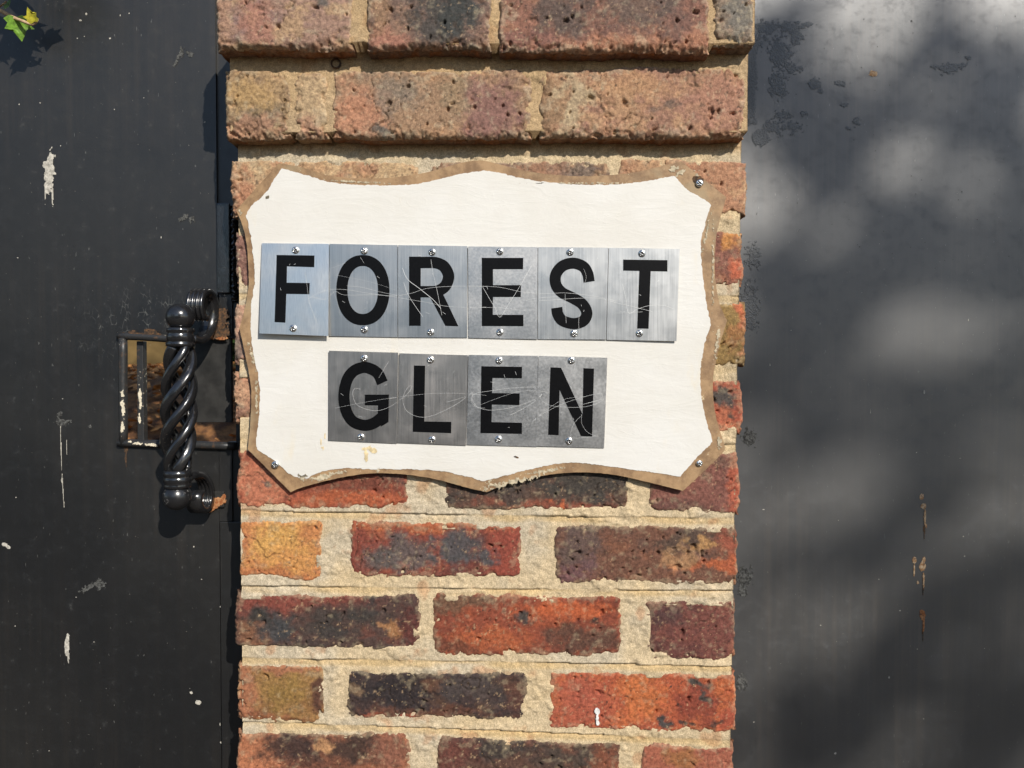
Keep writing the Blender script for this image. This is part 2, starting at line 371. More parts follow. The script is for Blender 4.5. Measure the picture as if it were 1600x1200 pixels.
for i, (x, y, h, c, lab) in enumerate([
        (-15.5, -14.0, 7.5, 2.6, 'broad tree across the road, left of the gateway'), (3.4, -14.5, 6.0, 2.2, 'round tree straight across the road'),
        (-11.0, -18.0, 8.0, 2.6, 'tall tree standing behind the trees across the road')]):
    tree('roadside_tree', lab, 'tree', (x, y, 0), h, c, 60 + i, 90, 30, 0.22)

# ------------------------------------------------------------------ the tree whose shade dapples the right-hand gate
def shade_tree():
    base = Vector((5.4, -6.0, 0)); e = empty('shade_tree', base)
    tag(e, 'tree beside the driveway whose shade dapples the right gate', 'tree')
    bm = bmesh.new(); VV = []; QQ = []; r = np.random.default_rng(5)
    fork = Vector((5.0, -5.8, 4.2))
    add_tube(bm, [base, Vector((5.35, -6.0, 1.5)), Vector((5.2, -5.9, 2.9)), fork], [0.24, 0.19, 0.16, 0.13], 12)
    add_tube(bm, [fork, Vector((4.7, -5.6, 5.7)), Vector((4.6, -5.7, 7.4))], [0.12, 0.08, 0.03], 8)
    # sprays: where the shade of each lies on the gate (photo pixels) -> carried back along the sun's line
    sprays = [([(1640, 95), (1520, 95), (1420, 60)], 45, 60), ([(1230, 140), (1215, 60), (1250, -20)], 26, 26),
        ([(1265, 90), (1290, 200), (1240, 240)], 42, 46), ([(1170, 120), (1180, 200)], 26, 18), ([(1200, 250), (1300, 300), (1420, 400), (1330, 440)], 45, 75), ([(1640, 395), (1500, 390), (1400, 360)], 42, 75),
        ([(1180, 400), (1280, 440)], 35, 34), ([(1180, 540), (1260, 560), (1180, 620)], 45, 52), ([(1420, 640), (1540, 610), (1650, 580)], 38, 62),
        ([(1230, 700), (1330, 640), (1400, 620)], 40, 36), ([(1280, 900), (1380, 830), (1480, 760)], 38, 66), ([(1330, 1080), (1460, 990), (1640, 900)], 55, 110),
        ([(1200, 1120), (1330, 1180)], 60, 50), ([(1500, 1150), (1650, 1080)], 60, 50), ([(1640, 220), (1560, 300)], 40, 20)]
    s = SUN.copy()
    for path, wid, cnt in sprays:
        pts = [Vector(p) for p in spline([tuple(U(a, b, YG)) for a, b in path], 6)]
        t0 = r.uniform(4.8, 5.8)
        line = [p + s * (t0 + 0.1 * math.sin(i)) for i, p in enumerate(pts)]
        add_tube(bm, line, list(np.linspace(0.012, 0.004, len(line))), 5)
        root = line[0]; add_tube(bm, [fork.lerp(Vector((4.7, -5.6, 5.7)), r.uniform(0.2, 1)), root.lerp(fork, 0.5) + Vector((0.2, 0, 0.7)), root], [0.05, 0.03, 0.012], 6) if path[0][0] > 1100 else None
        for k in range(int(cnt * 0.60)):
            p = line[r.integers(len(line))] + Vector(r.normal(0, wid / FPX * 0.62, 3)) * 0.9
            V, Q = leaf_cloud([p], 1, 0.0, 0.048, int(r.integers(1e6))); b = len(VV); VV += V; QQ += [tuple(q + b for q in f) for f in Q]
    cs = [tuple(Vector((6.0, -5.9, 8.2)) + Vector(r.normal(0, 0.75, 3))) for k in range(30)]
    V, Q = leaf_cloud(cs, 70, 0.3, 0.07, 3); b = len(VV); VV += V; QQ += [tuple(q + b for q in f) for f in Q]
    obj('trunk', bm_mesh('trunk', bm), BARK, e, True)
    o = obj('crown', np_mesh('crown', VV, QQ), FOL, e); o['kind'] = 'stuff'
shade_tree()

# ------------------------------------------------------------------ brick pillar
pillar = empty('brick_pillar', (0, 0.17, 0)); tag(pillar, 'weathered red and brown brick gate pillar with corbelled upper courses', 'pillar')
MORT = lin((200, 178, 146)); RECTS = []
def make_brick(corners, Y, cols, blobs=(), seed=0, cell=0.00115, rad=0.0045, chip=0.25, rough=1.0, depth=0.085, smear=0.5, pits=8, bot=1.0, gain=0.85, sat=0.88, wobk=0.72):
    """one brick: ragged, pitted face over the four given (x, z) corners TL TR BR BL; the arrises chipped, skirts running back into the wall"""
    TL, TR, BR, BL = [np.array(c, float) for c in corners]
    W = np.linalg.norm(TR - TL); H = np.linalg.norm(BL - TL)
    nx = max(8, int(W / cell)); nz = max(6, int(H / cell))
    s, t = np.meshgrid(np.linspace(0, 1, nx), np.linspace(0, 1, nz))
    P = ((1 - s) * (1 - t))[..., None] * TL + (s * (1 - t))[..., None] * TR + (s * t)[..., None] * BR + ((1 - s) * t)[..., None] * BL
    x = P[..., 0].copy(); z = P[..., 1].copy()
    dl = s * W; dr = (1 - s) * W; dt = t * H; db = (1 - t) * H
    # uneven outline
    am = 0.0030 * rough * wobk; wob = lambda a, sd, k: am * k * (0.9 * fbm(a * 38, a * 0 + sd, 6, seed + sd, 0.68) + 0.9 * vn(a * 14, a * 0 + sd, seed + sd + 60))
    fall = lambda d: np.exp(-d / 0.012)
    x += wob(z, 1, 1) * fall(dl) + wob(z, 2, 1) * fall(dr); z += wob(x, 3, 1.1) * fall(dt) + wob(x, 4, 1.2 * bot) * fall(db)
    # rounded, chipped arris
    d = np.minimum(np.minimum(dl, dr), np.minimum(dt, db)) + 0.0012 * rough * fbm(x * 300, z * 300, 3, seed + 5)
    r_ = rad * (1 + 0.5 * fbm(x * 40, z * 40, 2, seed + 6)); q = np.clip((r_ - d) / r_, 0, 1.0)
    y = r_ * (1 - np.sqrt(np.clip(1 - q * q, 0, 1)))
    cm = fbm(x * 85, z * 85, 5, seed + 7, 0.62)
    edge = np.exp(-np.minimum(dl, dr) / 0.006) * 0.7 + np.exp(-db / 0.007) + 0.5 * np.exp(-dt / 0.005)
    chipm = sstep(0.55 - chip, 0.75, cm * 0.5 + edge * 0.62)
    y += chipm * (0.0042 + 0.003 * fbm(x * 400, z * 400, 3, seed + 8)) * rough
    # face: slight dish, lumps, small pits
    y += 0.0011 * fbm(x * 28, z * 28, 3, seed + 9) + 0.0005 * rough * fbm(x * 190, z * 190, 4, seed + 10, 0.6)
    rr = np.random.default_rng(seed + 100); pm = np.zeros_like(x)
    for k in range(int(pits * 1.2)):
        cx = rr.uniform(0.03, 0.97) * W; cz = rr.uniform(0.06, 0.94) * H; a = rr.uniform(0, 3.14); e = min(0.0042, 0.0007 + rr.exponential(0.0011)); f = e * rr.uniform(0.3, 1)
        ux = (dl - cx) * math.cos(a) + (dt - cz) * math.sin(a); uz = -(dl - cx) * math.sin(a) + (dt - cz) * math.cos(a)
        dd = np.sqrt((ux / e) ** 2 + (uz / f) ** 2) * (1 + 0.6 * fbm(x * 400, z * 400, 3, seed + 11))
        pm = np.maximum(pm, sstep(1.25, 0.6, dd))
    y += pm * 0.0042
    crack = np.abs(fbm(x * 22, z * 22, 4, seed + 12)); y += sstep(0.016, 0.0, crack) * 0.0024 * sstep(0.15, 0.4, vn(x * 18, z * 18, seed + 13))
    # colour: burnt, sandy and red patches of the clay
    base = lin(cols[0]); c = np.zeros(x.shape + (3,)) + base
    for j, cc in enumerate(cols[1:]):
        m = sstep(0.0, 0.30, fbm(x * (26 + 9 * j), z * (40 + 11 * j), 5, seed + 20 + j, 0.62) - 0.04)[..., None]; c = c * (1 - m) + lin(cc) * m
    wu = 0.10 * fbm(x * 45, z * 45, 5, seed + 40, 0.6); wv = 0.22 * fbm(x * 45, z * 45, 5, seed + 41, 0.6)
    for (bu, bv, ru, rv, cc, st) in blobs:
        dd = np.sqrt(((s + wu - bu) / ru) ** 2 + ((t + wv - bv) / rv) ** 2)
        m = (st * sstep(1.35, 0.45, dd + 0.75 * fbm(x * 120, z * 120, 5, seed + 42, 0.72)))[..., None]; c = c * (1 - m) + lin(cc) * m
    c *= (1 + 0.22 * fbm(x * 240, z * 240, 4, seed + 43, 0.7))[..., None]
    sk = fbm(x * 330, z * 330, 3, seed + 46, 0.6); zone = 0.5 + 0.5 * sstep(-0.2, 0.4, fbm(x * 24, z * 24, 3, seed + 47))
    m = (0.75 * zone * sstep(0.40, 0.56, sk))[..., None]; c = c * (1 - m) + lin((58, 48, 46)) * m
    m = (0.65 * zone * sstep(0.44, 0.58, fbm(x * 280, z * 280, 3, seed + 48, 0.6)))[..., None]; c = c * (1 - m) + lin((212, 172, 132)) * m
    m = (0.55 * sstep(0.03, 0.0, crack) * sstep(0.1, 0.4, vn(x * 18, z * 18, seed + 13)))[..., None]; c = c * (1 - m) + lin((70, 52, 44)) * m
    m = (0.75 * smear * sstep(0.10, 0.45, fbm(x * 120, z * 120, 4, seed + 44, 0.6) * 0.8 + np.exp(-d / 0.004) * 0.75 - 0.12 + 0.12 * smear))[..., None]; c = c * (1 - m) + MORT * m
    m = (0.6 * chipm * sstep(-0.1, 0.3, fbm(x * 200, z * 200, 3, seed + 45)))[..., None]; c = c * (1 - m) + lin((196, 128, 84)) * m
    lum = (c @ np.array([0.3, 0.59, 0.11]))[..., None]; c = np.clip((lum + (c - lum) * sat) * np.array([0.91, 0.94, 0.86]) * gain, 0.012, 0.85)
    V = np.stack([x.ravel(), (Y + y).ravel(), z.ravel()], 1); C = c.reshape(-1, 3)
    idx = np.arange(nx * nz).reshape(nz, nx)
    Q = [np.stack([idx[1:, :-1].ravel(), idx[1:, 1:].ravel(), idx[:-1, 1:].ravel(), idx[:-1, :-1].ravel()], 1)]
    ring = np.concatenate([idx[0, :-1], idx[:-1, -1], idx[-1, :0:-1], idx[:0:-1, 0]]); prev = ring
    vx, vz = V[ring, 0], V[ring, 2]; off = len(V); Vs = [V]; Cs = [C]; n = len(ring)
    CB = C.mean(0) * 0.85
    for k, dy in enumerate((0.004, 0.009, 0.016, 0.026, 0.045, depth)):
        sh = 0.0006 * k
        nxx = vx + 0.0011 * rough * fbm(vx * 180 + k * 3, vz * 180 + k * 5, 3, seed + 50); nzz = vz + 0.0011 * rough * fbm(vx * 180 - k * 4, vz * 180 + k * 7, 3, seed + 51)
        yy = np.maximum(Y + dy + 0.002 * fbm(vx * 150, vz * 150, 2, seed + 52), V[ring, 1] + 0.0004 * (k + 1)) if k < 5 else np.full(n, Y + depth)
        Vs.append(np.stack([nxx, yy, nzz], 1)); uv = (vx + vz) * 110; mm = sstep(-0.2, 0.4, fbm(uv, uv * 0 + k * 0.9, 4, seed + 54, 0.6))[:, None]
        Cs.append((CB * (1 - mm) + lin((138, 92, 58)) * mm) * (1 + 0.3 * fbm(uv * 2.3, uv * 0 + k * 1.7, 3, seed + 53))[:, None])
        cur = off + k * n + np.arange(n)
        Q.append(np.stack([prev, np.roll(prev, -1), np.roll(cur, -1), cur], 1)); prev = cur
    me = np_mesh('brick', np.concatenate(Vs), np.concatenate(Q), np.clip(np.concatenate(Cs), 0.01, 0.85))
    RECTS.append((TL, TR, BR, BL)); return obj('brick', me, M['brick'], pillar, True)
def px_brick(x0, y0, x1, y1, Y, cols, blobs=(), tilt=4, **k):
    """corner pixels; tilt = how far the right end sits below the left one"""
    x0 -= 4 if x0 < 380 and Y == Y3 else 0; x1 += 3 if x1 > 1140 and Y == Y3 else 0
    cs = [(x0, y0), (x1, y0 + tilt), (x1, y1 + tilt), (x0, y1)]
    make_brick([(U(a, b, Y).x, U(a, b, Y).z) for a, b in cs], Y, cols, blobs, **k)
G = (92, 90, 92); DK = (62, 56, 56); OR = (205, 112, 62)
Y1, Y2, Y3 = -0.046, -0.023, 0.0
top = dict(chip=0.46, rough=1.5, smear=0.5, bot=1.2, wobk=0.36, rad=0.003, gain=0.96, sat=0.74)
px_brick(336, -42, 549, 76, Y1, [(168, 124, 106), (150, 112, 108), (186, 142, 104)], [(.32, .65, .12, .4, (178, 112, 92), .8), (.8, .35, .05, .12, G, .8), (.06, .5, .08, .6, (186, 134, 104), .7)], 1, seed=101, pits=22, **top)
px_brick(573, -42, 768, 75, Y1, [(146, 104, 88), (128, 96, 86), (160, 116, 92)], [(.62, .62, .36, .5, (74, 70, 70), .9), (.16, .9, .16, .25, (188, 116, 92), .9), (.10, .5, .12, .4, (170, 124, 88), .8), (.75, .5, .2, .3, (60, 64, 66), .8)], 0, seed=102, pits=16, **top)
px_brick(780, -42, 1111, 76, Y1, [(156, 98, 78), (140, 92, 80), (176, 112, 82)], [(.30, .5, .14, .35, (88, 78, 76), .8), (.68, .45, .2, .4, (96, 84, 80), .75), (.5, .95, .6, .16, (196, 122, 82), .7), (.12, .9, .16, .2, (138, 88, 84), .7)], 3, seed=103, pits=34, **top)
px_brick(1117, -42, 1178, 68, Y1, [(160, 128, 106), (146, 120, 106)], [(.65, .55, .5, .5, (118, 112, 108), .85)], 0, seed=104, pits=5, **top)
px_brick(351, 108, 453, 214, Y2, [(178, 138, 92), (162, 124, 88)], [(.55, .7, .4, .3, (128, 108, 88), .8), (.4, .4, .4, .3, (190, 144, 78), .8), (.4, .95, .6, .2, (190, 128, 96), .7)], 0, seed=105, pits=8, **top)
px_brick(459, 110, 513, 213, Y2, [(196, 158, 114), (186, 146, 106)], [(.4, .9, .5, .2, (196, 136, 106), .8)], 0, seed=106, pits=4, **top)
px_brick(517, 108, 829, 215, Y2, [(172, 128, 94), (160, 126, 100), (182, 132, 92)], [(.14, .62, .17, .4, (198, 126, 88), .85), (.3, .35, .12, .3, (134, 118, 106), .7), (.80, .6, .16, .55, (150, 98, 92), .9), (.62, .3, .1, .25, (148, 124, 92), .6), (.24, .9, .05, .12, (100, 96, 92), .9)], 0, seed=107, pits=26, **top)
px_brick(844, 106, 1165, 214, Y2, [(182, 126, 90), (190, 138, 96), (170, 116, 92)], [(.05, .5, .08, .6, (158, 118, 82), .8), (.17, .5, .06, .6, (194, 166, 128), .8), (.62, .55, .05, .1, (116, 94, 84), .8), (.85, .5, .2, .4, (180, 116, 96), .6), (.45, .3, .2, .2, (200, 142, 92), .7)], -1, seed=108, pits=24, **top)
px_brick(364, 250, 656, 340, Y3, [(198, 148, 100), (190, 132, 92), (206, 164, 116)], [(.05, .7, .1, .5, (196, 122, 82), .8)], 0, seed=109, pits=14, **top)
px_brick(667, 252, 956, 340, Y3, [(158, 112, 88), (172, 128, 92), (128, 96, 84)], [(.8, .3, .1, .3, (124, 104, 96), .8), (.6, .3, .15, .3, (180, 122, 86), .8)], 0, seed=110, pits=14, **top)
px_brick(966, 249, 1166, 336, Y3, [(192, 128, 88), (184, 118, 84), (202, 146, 100)], [(.25, .15, .2, .3, (198, 150, 104), .6)], 2, seed=111, pits=12, chip=.25, smear=.35, gain=.95, sat=.74)
low = dict(chip=0.26, rough=1.5, smear=0.42)
px_brick(370, 362, 650, 452, Y3, [(150, 100, 90), (168, 112, 94)], [(.1, .5, .2, .5, (158, 106, 92), .6)], 3, seed=112, **top)
px_brick(690, 362, 990, 452, Y3, [(140, 80, 62), (120, 74, 62)], [], 3, seed=113, cell=.004)
px_brick(1010, 362, 1159, 449, Y3, [(152, 96, 82), (166, 104, 80)], [(.85, .15, .1, .2, (222, 146, 70), .9), (.97, .75, .06, .3, (222, 110, 72), .9)], 0, seed=114, **low)
px_brick(368, 473, 500, 570, Y3, [(206, 146, 120), (196, 130, 104)], [(.04, .7, .1, .2, G, .7)], 3, seed=115, **top)
px_brick(540, 473, 820, 570, Y3, [(140, 80, 62), (120, 74, 62)], [], 3, seed=116, cell=.004)
px_brick(860, 473, 1161, 568, Y3, [(166, 130, 74), (150, 118, 72)], [(.97, .3, .05, .5, (226, 116, 76), .9), (.93, .5, .06, .3, (158, 126, 72), .7)], 3, seed=117, **low)
px_brick(367, 580, 650, 662, Y3, [(202, 136, 100), (212, 152, 112)], [(.05, .9, .1, .15, (150, 100, 82), .8)], 3, seed=118, **top)
px_brick(690, 582, 970, 668, Y3, [(140, 80, 62), (120, 74, 62)], [], 3, seed=119, cell=.004)
px_brick(1006, 592, 1158, 674, Y3, [(188, 88, 62), (196, 108, 76)], [(.80, .32, .13, .2, (82, 80, 80), .95), (.9, .6, .04, .07, (84, 74, 70), .9), (.85, .85, .2, .15, (206, 122, 86), .8)], 3, seed=120, pits=7, **low)
px_brick(370, 700, 641, 794, Y3, [(176, 88, 62), (150, 74, 56), (190, 104, 74)], [(.14, .5, .2, .6, (208, 124, 92), .85), (.20, .35, .035, .08, G, .8), (.16, .62, .03, .06, G, .8), (.66, .5, .3, .4, (126, 68, 54), .8), (.68, .88, .3, .12, (196, 96, 52), .8), (.95, .45, .06, .2, (96, 84, 82), .6)], 1, seed=121, pits=12, **low)
px_brick(694, 704, 987, 800, Y3, [(104, 76, 66), (86, 72, 68), (130, 80, 64)], [(.3, .5, .25, .4, (76, 68, 66), .8), (.75, .5, .22, .35, (70, 66, 64), .85), (.6, .92, .4, .12, (160, 82, 60), .8), (.62, .88, .03, .08, (224, 112, 62), .9)], 2, seed=122, pits=18, **low)
px_brick(1010, 704, 1152, 801, Y3, [(146, 90, 80), (132, 80, 72)], [(.95, .5, .08, .7, (196, 94, 64), .85), (.6, .1, .4, .12, (120, 96, 84), .6), (.3, .95, .5, .1, (112, 74, 68), .7)], 2, seed=123, pits=6, **low)
px_brick(374, 812, 503, 907, Y3, [(214, 136, 76), (206, 124, 76), (222, 150, 80)], [(.45, .3, .3, .35, (232, 172, 84), .9), (.6, .7, .35, .3, (226, 158, 78), .7), (.5, .95, .6, .15, (196, 108, 64), .7)], 1, seed=124, pits=9, **low)
px_brick(543, 816, 814, 902, Y3, [(150, 72, 58), (130, 66, 56), (170, 88, 62)], [(.35, .55, .2, .35, (98, 92, 94), .85), (.62, .45, .14, .3, (82, 84, 90), .9), (.17, .65, .12, .25, (100, 94, 94), .7), (.4, .06, .5, .12, (198, 104, 58), .8), (.9, .5, .12, .5, (172, 76, 58), .6), (.8, .62, .06, .14, (84, 86, 92), .9)], 3, seed=125, pits=14, **low)
px_brick(867, 820, 1153, 914, Y3, [(128, 84, 68), (112, 78, 68), (142, 90, 68)], [(.12, .35, .14, .35, (104, 84, 82), .8), (.1, .75, .12, .2, (124, 84, 94), .7), (.72, .2, .16, .2, (92, 74, 66), .85), (.86, .68, .2, .09, (206, 102, 54), .85), (.95, .35, .08, .3, (178, 86, 62), .7), (.66, .5, .08, .2, (206, 152, 104), .6), (.82, .32, .08, .07, (214, 156, 92), .7)], 3, seed=126, pits=34, **low)
px_brick(371, 927, 655, 1016, Y3, [(92, 68, 64), (74, 62, 62), (112, 68, 60)], [(.3, .08, .45, .22, (150, 74, 62), .9), (.09, .75, .12, .3, (150, 98, 70), .85), (.22, .6, .09, .3, (70, 72, 78), .9), (.55, .4, .25, .3, (70, 64, 62), .7), (.83, .62, .1, .1, (200, 136, 82), .75), (.95, .6, .08, .4, (108, 54, 50), .8), (.12, .45, .05, .15, (62, 60, 60), .9)], 3, seed=127, pits=12, **low)
px_brick(678, 930, 969, 1026, Y3, [(158, 76, 52), (140, 68, 50), (176, 84, 50)], [(.72, .22, .3, .16, (206, 96, 46), .9), (.3, .75, .2, .2, (196, 98, 50), .7), (.82, .75, .22, .25, (96, 70, 60), .85), (.14, .12, .2, .14, (112, 88, 70), .8), (.50, .36, .05, .12, (72, 72, 72), .95), (.84, .38, .03, .06, (60, 56, 54), .9), (.12, .9, .2, .12, (108, 66, 52), .7)], 3, seed=128, pits=16, **low)
px_brick(1007, 936, 1150, 1030, Y3, [(116, 66, 62), (104, 62, 60), (132, 74, 66)], [(.85, .15, .3, .2, (150, 84, 72), .7), (.2, .25, .2, .2, (86, 62, 64), .7), (.95, .85, .06, .2, (172, 104, 82), .7)], 2, seed=129, pits=8, **low)
px_brick(373, 1036, 506, 1126, Y3, [(168, 122, 68), (156, 108, 62), (180, 130, 76)], [(.1, .5, .14, .6, (186, 112, 82), .8), (.5, .02, .5, .12, (184, 112, 82), .8), (.55, .45, .3, .25, (158, 122, 56), .7), (.95, .5, .08, .3, (96, 58, 50), .9), (.4, .95, .5, .1, (150, 84, 56), .7)], 2, seed=130, pits=8, **low)
px_brick(540, 1046, 821, 1124, Y3, [(74, 56, 56), (62, 50, 54), (94, 66, 56)], [(.3, .35, .35, .3, (54, 46, 50), .9), (.72, .35, .2, .3, (84, 72, 72), .8), (.45, .85, .4, .12, (122, 74, 56), .7), (.3, .97, .3, .08, (170, 84, 58), .8), (.06, .35, .05, .12, (140, 108, 84), .8), (.96, .5, .06, .4, (116, 72, 60), .7), (.48, .3, .08, .2, (128, 82, 58), .6)], 4, seed=131, pits=10, **low)
px_brick(856, 1048, 1149, 1142, Y3, [(196, 92, 54), (184, 84, 58), (206, 104, 54)], [(.15, .5, .2, .6, (188, 92, 68), .85), (.5, .4, .14, .5, (214, 114, 54), .9), (.82, .5, .14, .35, (146, 64, 50), .85), (.8, .18, .07, .06, (74, 74, 72), .95), (.84, .4, .03, .1, (70, 68, 68), .95), (.62, .85, .04, .08, (70, 72, 74), .95), (.7, .5, .014, .04, DK, .9), (.74, .85, .02, .05, DK, .9), (.66, .25, .012, .03, DK, .9), (.56, .4, .012, .03, DK, .9), (.9, .7, .015, .04, DK, .9), (.88, .86, .02, .05, DK, .8)], 4, seed=132, pits=18, **low)
px_brick(372, 1142, 643, 1236, Y3, [(150, 92, 68), (110, 74, 62), (172, 104, 74)], [(.1, .5, .2, .6, (204, 124, 84), .9), (.3, .25, .18, .3, (66, 50, 50), .9), (.72, .25, .25, .22, (72, 54, 50), .9), (.5, .2, .04, .12, (214, 154, 104), .9), (.5, .75, .3, .3, (110, 66, 54), .7), (.9, .3, .1, .4, (168, 104, 82), .7)], 5, seed=133, pits=10, **low)
px_brick(681, 1153, 971, 1246, Y3, [(104, 72, 62), (88, 66, 60), (124, 78, 64)], [(.3, .2, .2, .2, (62, 58, 58), .8), (.1, .3, .12, .4, (120, 66, 58), .8), (.75, .3, .2, .2, (84, 70, 64), .8), (.9, .4, .1, .4, (164, 90, 62), .7)], 5, seed=134, pits=12, **low)
px_brick(1003, 1162, 1147, 1252, Y3, [(180, 100, 76), (166, 88, 68)], [(.4, .2, .2, .15, (170, 110, 60), .8)], 3, seed=135, pits=6, **low)
# courses beyond the picture: two more corbels above, plain stretcher courses down to the ground
zrow = U(800, 1262, 0).z; xl, xr = U(372, 1100, 0).x, U(1148, 1100, 0).x; SB = 0.2105; HB = 0.100; J = 0.0205; RP = 0.083
pal = [[(176, 88, 62), (150, 74, 56)], [(104, 76, 66), (130, 80, 64)], [(150, 90, 80), (132, 80, 72)], [(196, 112, 66), (206, 124, 76)], [(92, 68, 64), (112, 68, 60)]]
k = 0; row = 0; zt = zrow
while zt - 0.067 > 0.0:
    order = (HB, SB, SB) if row % 2 == 0 else (SB, SB, HB); xx = xl
    for j, wd in enumerate(order):
        x1 = xr if j == 2 else xx + wd
        make_brick([(xx, zt), (x1, zt), (x1, zt - 0.067), (xx, zt - 0.067)], 0.0, pal[(k * 3 + row) % 5], (), seed=300 + k, cell=0.004); xx += wd + J; k += 1
    zt -= RP; row += 1
zt = U(800, -62, Y1).z + 0.074
for row, Yc in enumerate((0.0, 0.0)):
    order = (SB, SB, HB) if row % 2 == 0 else (HB, SB, SB); xx = xl
    for j, wd in enumerate(order):
        x1 = xr if j == 2 else xx + wd
        make_brick([(xx, zt), (x1, zt), (x1, zt - 0.072), (xx, zt - 0.072)], Yc, pal[(k * 3 + row) % 5], (), seed=300 + k, cell=0.004); xx += wd + J; k += 1
    zt += 0.084
ztop = zt - 0.074
bm = bmesh.new(); add_box(bm, xl - 0.03, xr + 0.03, -0.035, 0.39, ztop, ztop + 0.06); bevel(bm, 0.006, 2)
obj('coping', bm_mesh('coping', bm), m_plain('coping_concrete', (0.30, 0.27, 0.22), 0.9, 0.2, 60), pillar)

# mortar: one sandy bed that fills every joint, struck with a trowel line in the bed joints
def mortar():
    cell = 0.0013; xa, xb = xl + 0.0045, xr - 0.0045; za, zb = U(800, 1275, 0).z, U(800, -44, -0.05).z
    nx = int((xb - xa) / cell); nz = int((zb - za) / cell)
    X, Z = np.meshgrid(np.linspace(xa, xb, nx), np.linspace(zb, za, nz))
    zz = [U(800, 1200, 0).z, U(800, 250, 0).z]; el = np.interp(Z, zz, [U(379, 1200, 0).x, U(371, 250, 0).x]); er = np.interp(Z, zz, [U(1141, 1200, 0).x, U(1159, 250, 0).x])
    X = el + (X - xa) / (xb - xa) * (er - el)
    # courses of the face the mortar belongs to
    z1 = U(800, 66, Y1).z; z2 = U(800, 205, Y2).z
    jit = 0.0012 * fbm(X * 30, X * 0 + 3, 3, 7)
    y = np.where(Z + jit > z1, Y1 + 0.004, np.where(Z + jit > z2, Y2 + 0.003, 0.002))
    y = np.where(Z < z2 - 0.16, 0.0016, y) + 0.0012 * fbm(X * 60, Z * 60, 4, 71, 0.6) + 0.0007 * fbm(X * 420, Z * 420, 3, 72)
    y += -0.0022 * sstep(0.10, 0.5, fbm(X * 30, Z * 45, 5, 73, 0.6))
    band = np.zeros_like(X)
    # in the corbelled courses the vertical joints are well filled
    for pts in ([(376, 797), (780, 805), (1150, 810)], [(376, 915), (780, 921), (1150, 923)], [(376, 1029), (780, 1034), (1150, 1041)], [(376, 1128), (786, 1142), (1150, 1158)], [(376, 1240), (1150, 1262)], [(376, 686), (1150, 694)], [(376, 566), (1150, 574)], [(376, 458), (1150, 462)]):
        P = np.array([(U(a, b, 0).x, U(a, b, 0).z) for a, b in pts]); zl = np.interp(X, P[:, 0], P[:, 1]) + 0.0009 * fbm(X * 25, X * 0 + pts[0][1], 3, 9)
        dz = Z - zl
        broken = sstep(-0.25, 0.25, fbm(X * 14, X * 0 + pts[0][1] * 3.1, 3, 10))
        y += np.where((dz > 0) & (dz < 0.016), -0.0016 * np.exp(-dz / 0.007) * broken, 0)
        y += np.where((dz <= 0) & (dz > -0.0035), 0.0030 * np.exp(dz / 0.0022) * broken, 0)
        m = sstep(-0.010, -0.005, dz) * sstep(0.001, -0.001, dz); band = np.maximum(band, m); y += m * 0.0006
    for (TL, TR, BR, BL) in RECTS:                     # hollow behind the bricks, so that pits in them stay dark
        zt_ = np.interp(X, [TL[0], TR[0]], [TL[1], TR[1]]); zb_ = np.interp(X, [BL[0], BR[0]], [BL[1], BR[1]])
        d = np.minimum(np.minimum(X - TL[0], TR[0] - X), np.minimum(zt_ - Z, Z - zb_)); y += 0.02 * sstep(0.006, 0.014, d)
    c = np.zeros(X.shape + (3,)) + lin((208, 188, 155))
    m = sstep(-0.1, 0.35, fbm(X * 12, Z * 12, 4, 80))[..., None]; c = c * (1 - m) + lin((200, 186, 162)) * m
    m = (0.5 * sstep(0.0, 0.5, fbm(X * 26, Z * 40, 5, 81)))[..., None]; c = c * (1 - m) + lin((212, 188, 148)) * m
    m = (0.5 * band * sstep(-0.5, 0.2, fbm(X * 16, Z * 60, 3, 82)))[..., None]; c = c * (1 - m) + lin((200, 168, 112)) * m
    m = (0.5 * sstep(0.25, 0.5, fbm(X * 40, Z * 40, 4, 83)))[..., None]; c = c * (1 - m) + lin((184, 134, 96)) * m
    upper = sstep(z2 - 0.02, z2 - 0.01, Z)[..., None]; c = c * (1 - 0.65 * upper) + lin((178, 146, 106)) * 0.65 * upper
    c *= (1 + 0.25 * fbm(X * 300, Z * 300, 3, 84))[..., None]
    # ends of the joints turn back along the sides
    cols_y = []
    V = np.stack([X.ravel(), y.ravel(), Z.ravel()], 1); i = np.arange(nx * nz).reshape(nz, nx)
    Q = [np.stack([i[1:, :-1].ravel(), i[1:, 1:].ravel(), i[:-1, 1:].ravel(), i[:-1, :-1].ravel()], 1)]
    Vs = [V]; Cs = [c.reshape(-1, 3)]; off = len(V)
    for side, colx in ((0, 0), (1, nx - 1)):
        e = i[:, colx]; W = V[e].copy(); W[:, 1] = 0.35; W[:, 0] += 0.001 * fbm(W[:, 2] * 200, W[:, 2] * 0, 3, 90 + side)
        Vs.append(W); Cs.append(c.reshape(-1, 3)[e]); cur = off + np.arange(nz); off += nz
        q = np.stack([e[:-1], e[1:], cur[1:], cur[:-1]], 1); Q.append(q if side == 0 else q[:, ::-1])
    me = np_mesh('mortar', np.concatenate(Vs), np.concatenate(Q), np.clip(np.concatenate(Cs), 0.02, 0.8))
    obj('mortar', me, M['mortar'], pillar, True)
    bm = bmesh.new(); add_box(bm, xa, xb, 0.004, 0.35, 0.0, za - 0.0005); add_box(bm, xa, xb, 0.004, 0.35, zb + 0.0005, ztop - 0.0005)
    me = bm_mesh('mortar_core', bm); at = me.attributes.new('tint', 'FLOAT_COLOR', 'POINT')
    at.data.foreach_set('color', list(lin((206, 182, 146))) .__add__([1.0]) * len(me.vertices))
    obj('mortar_core', me, M['mortar'], pillar)
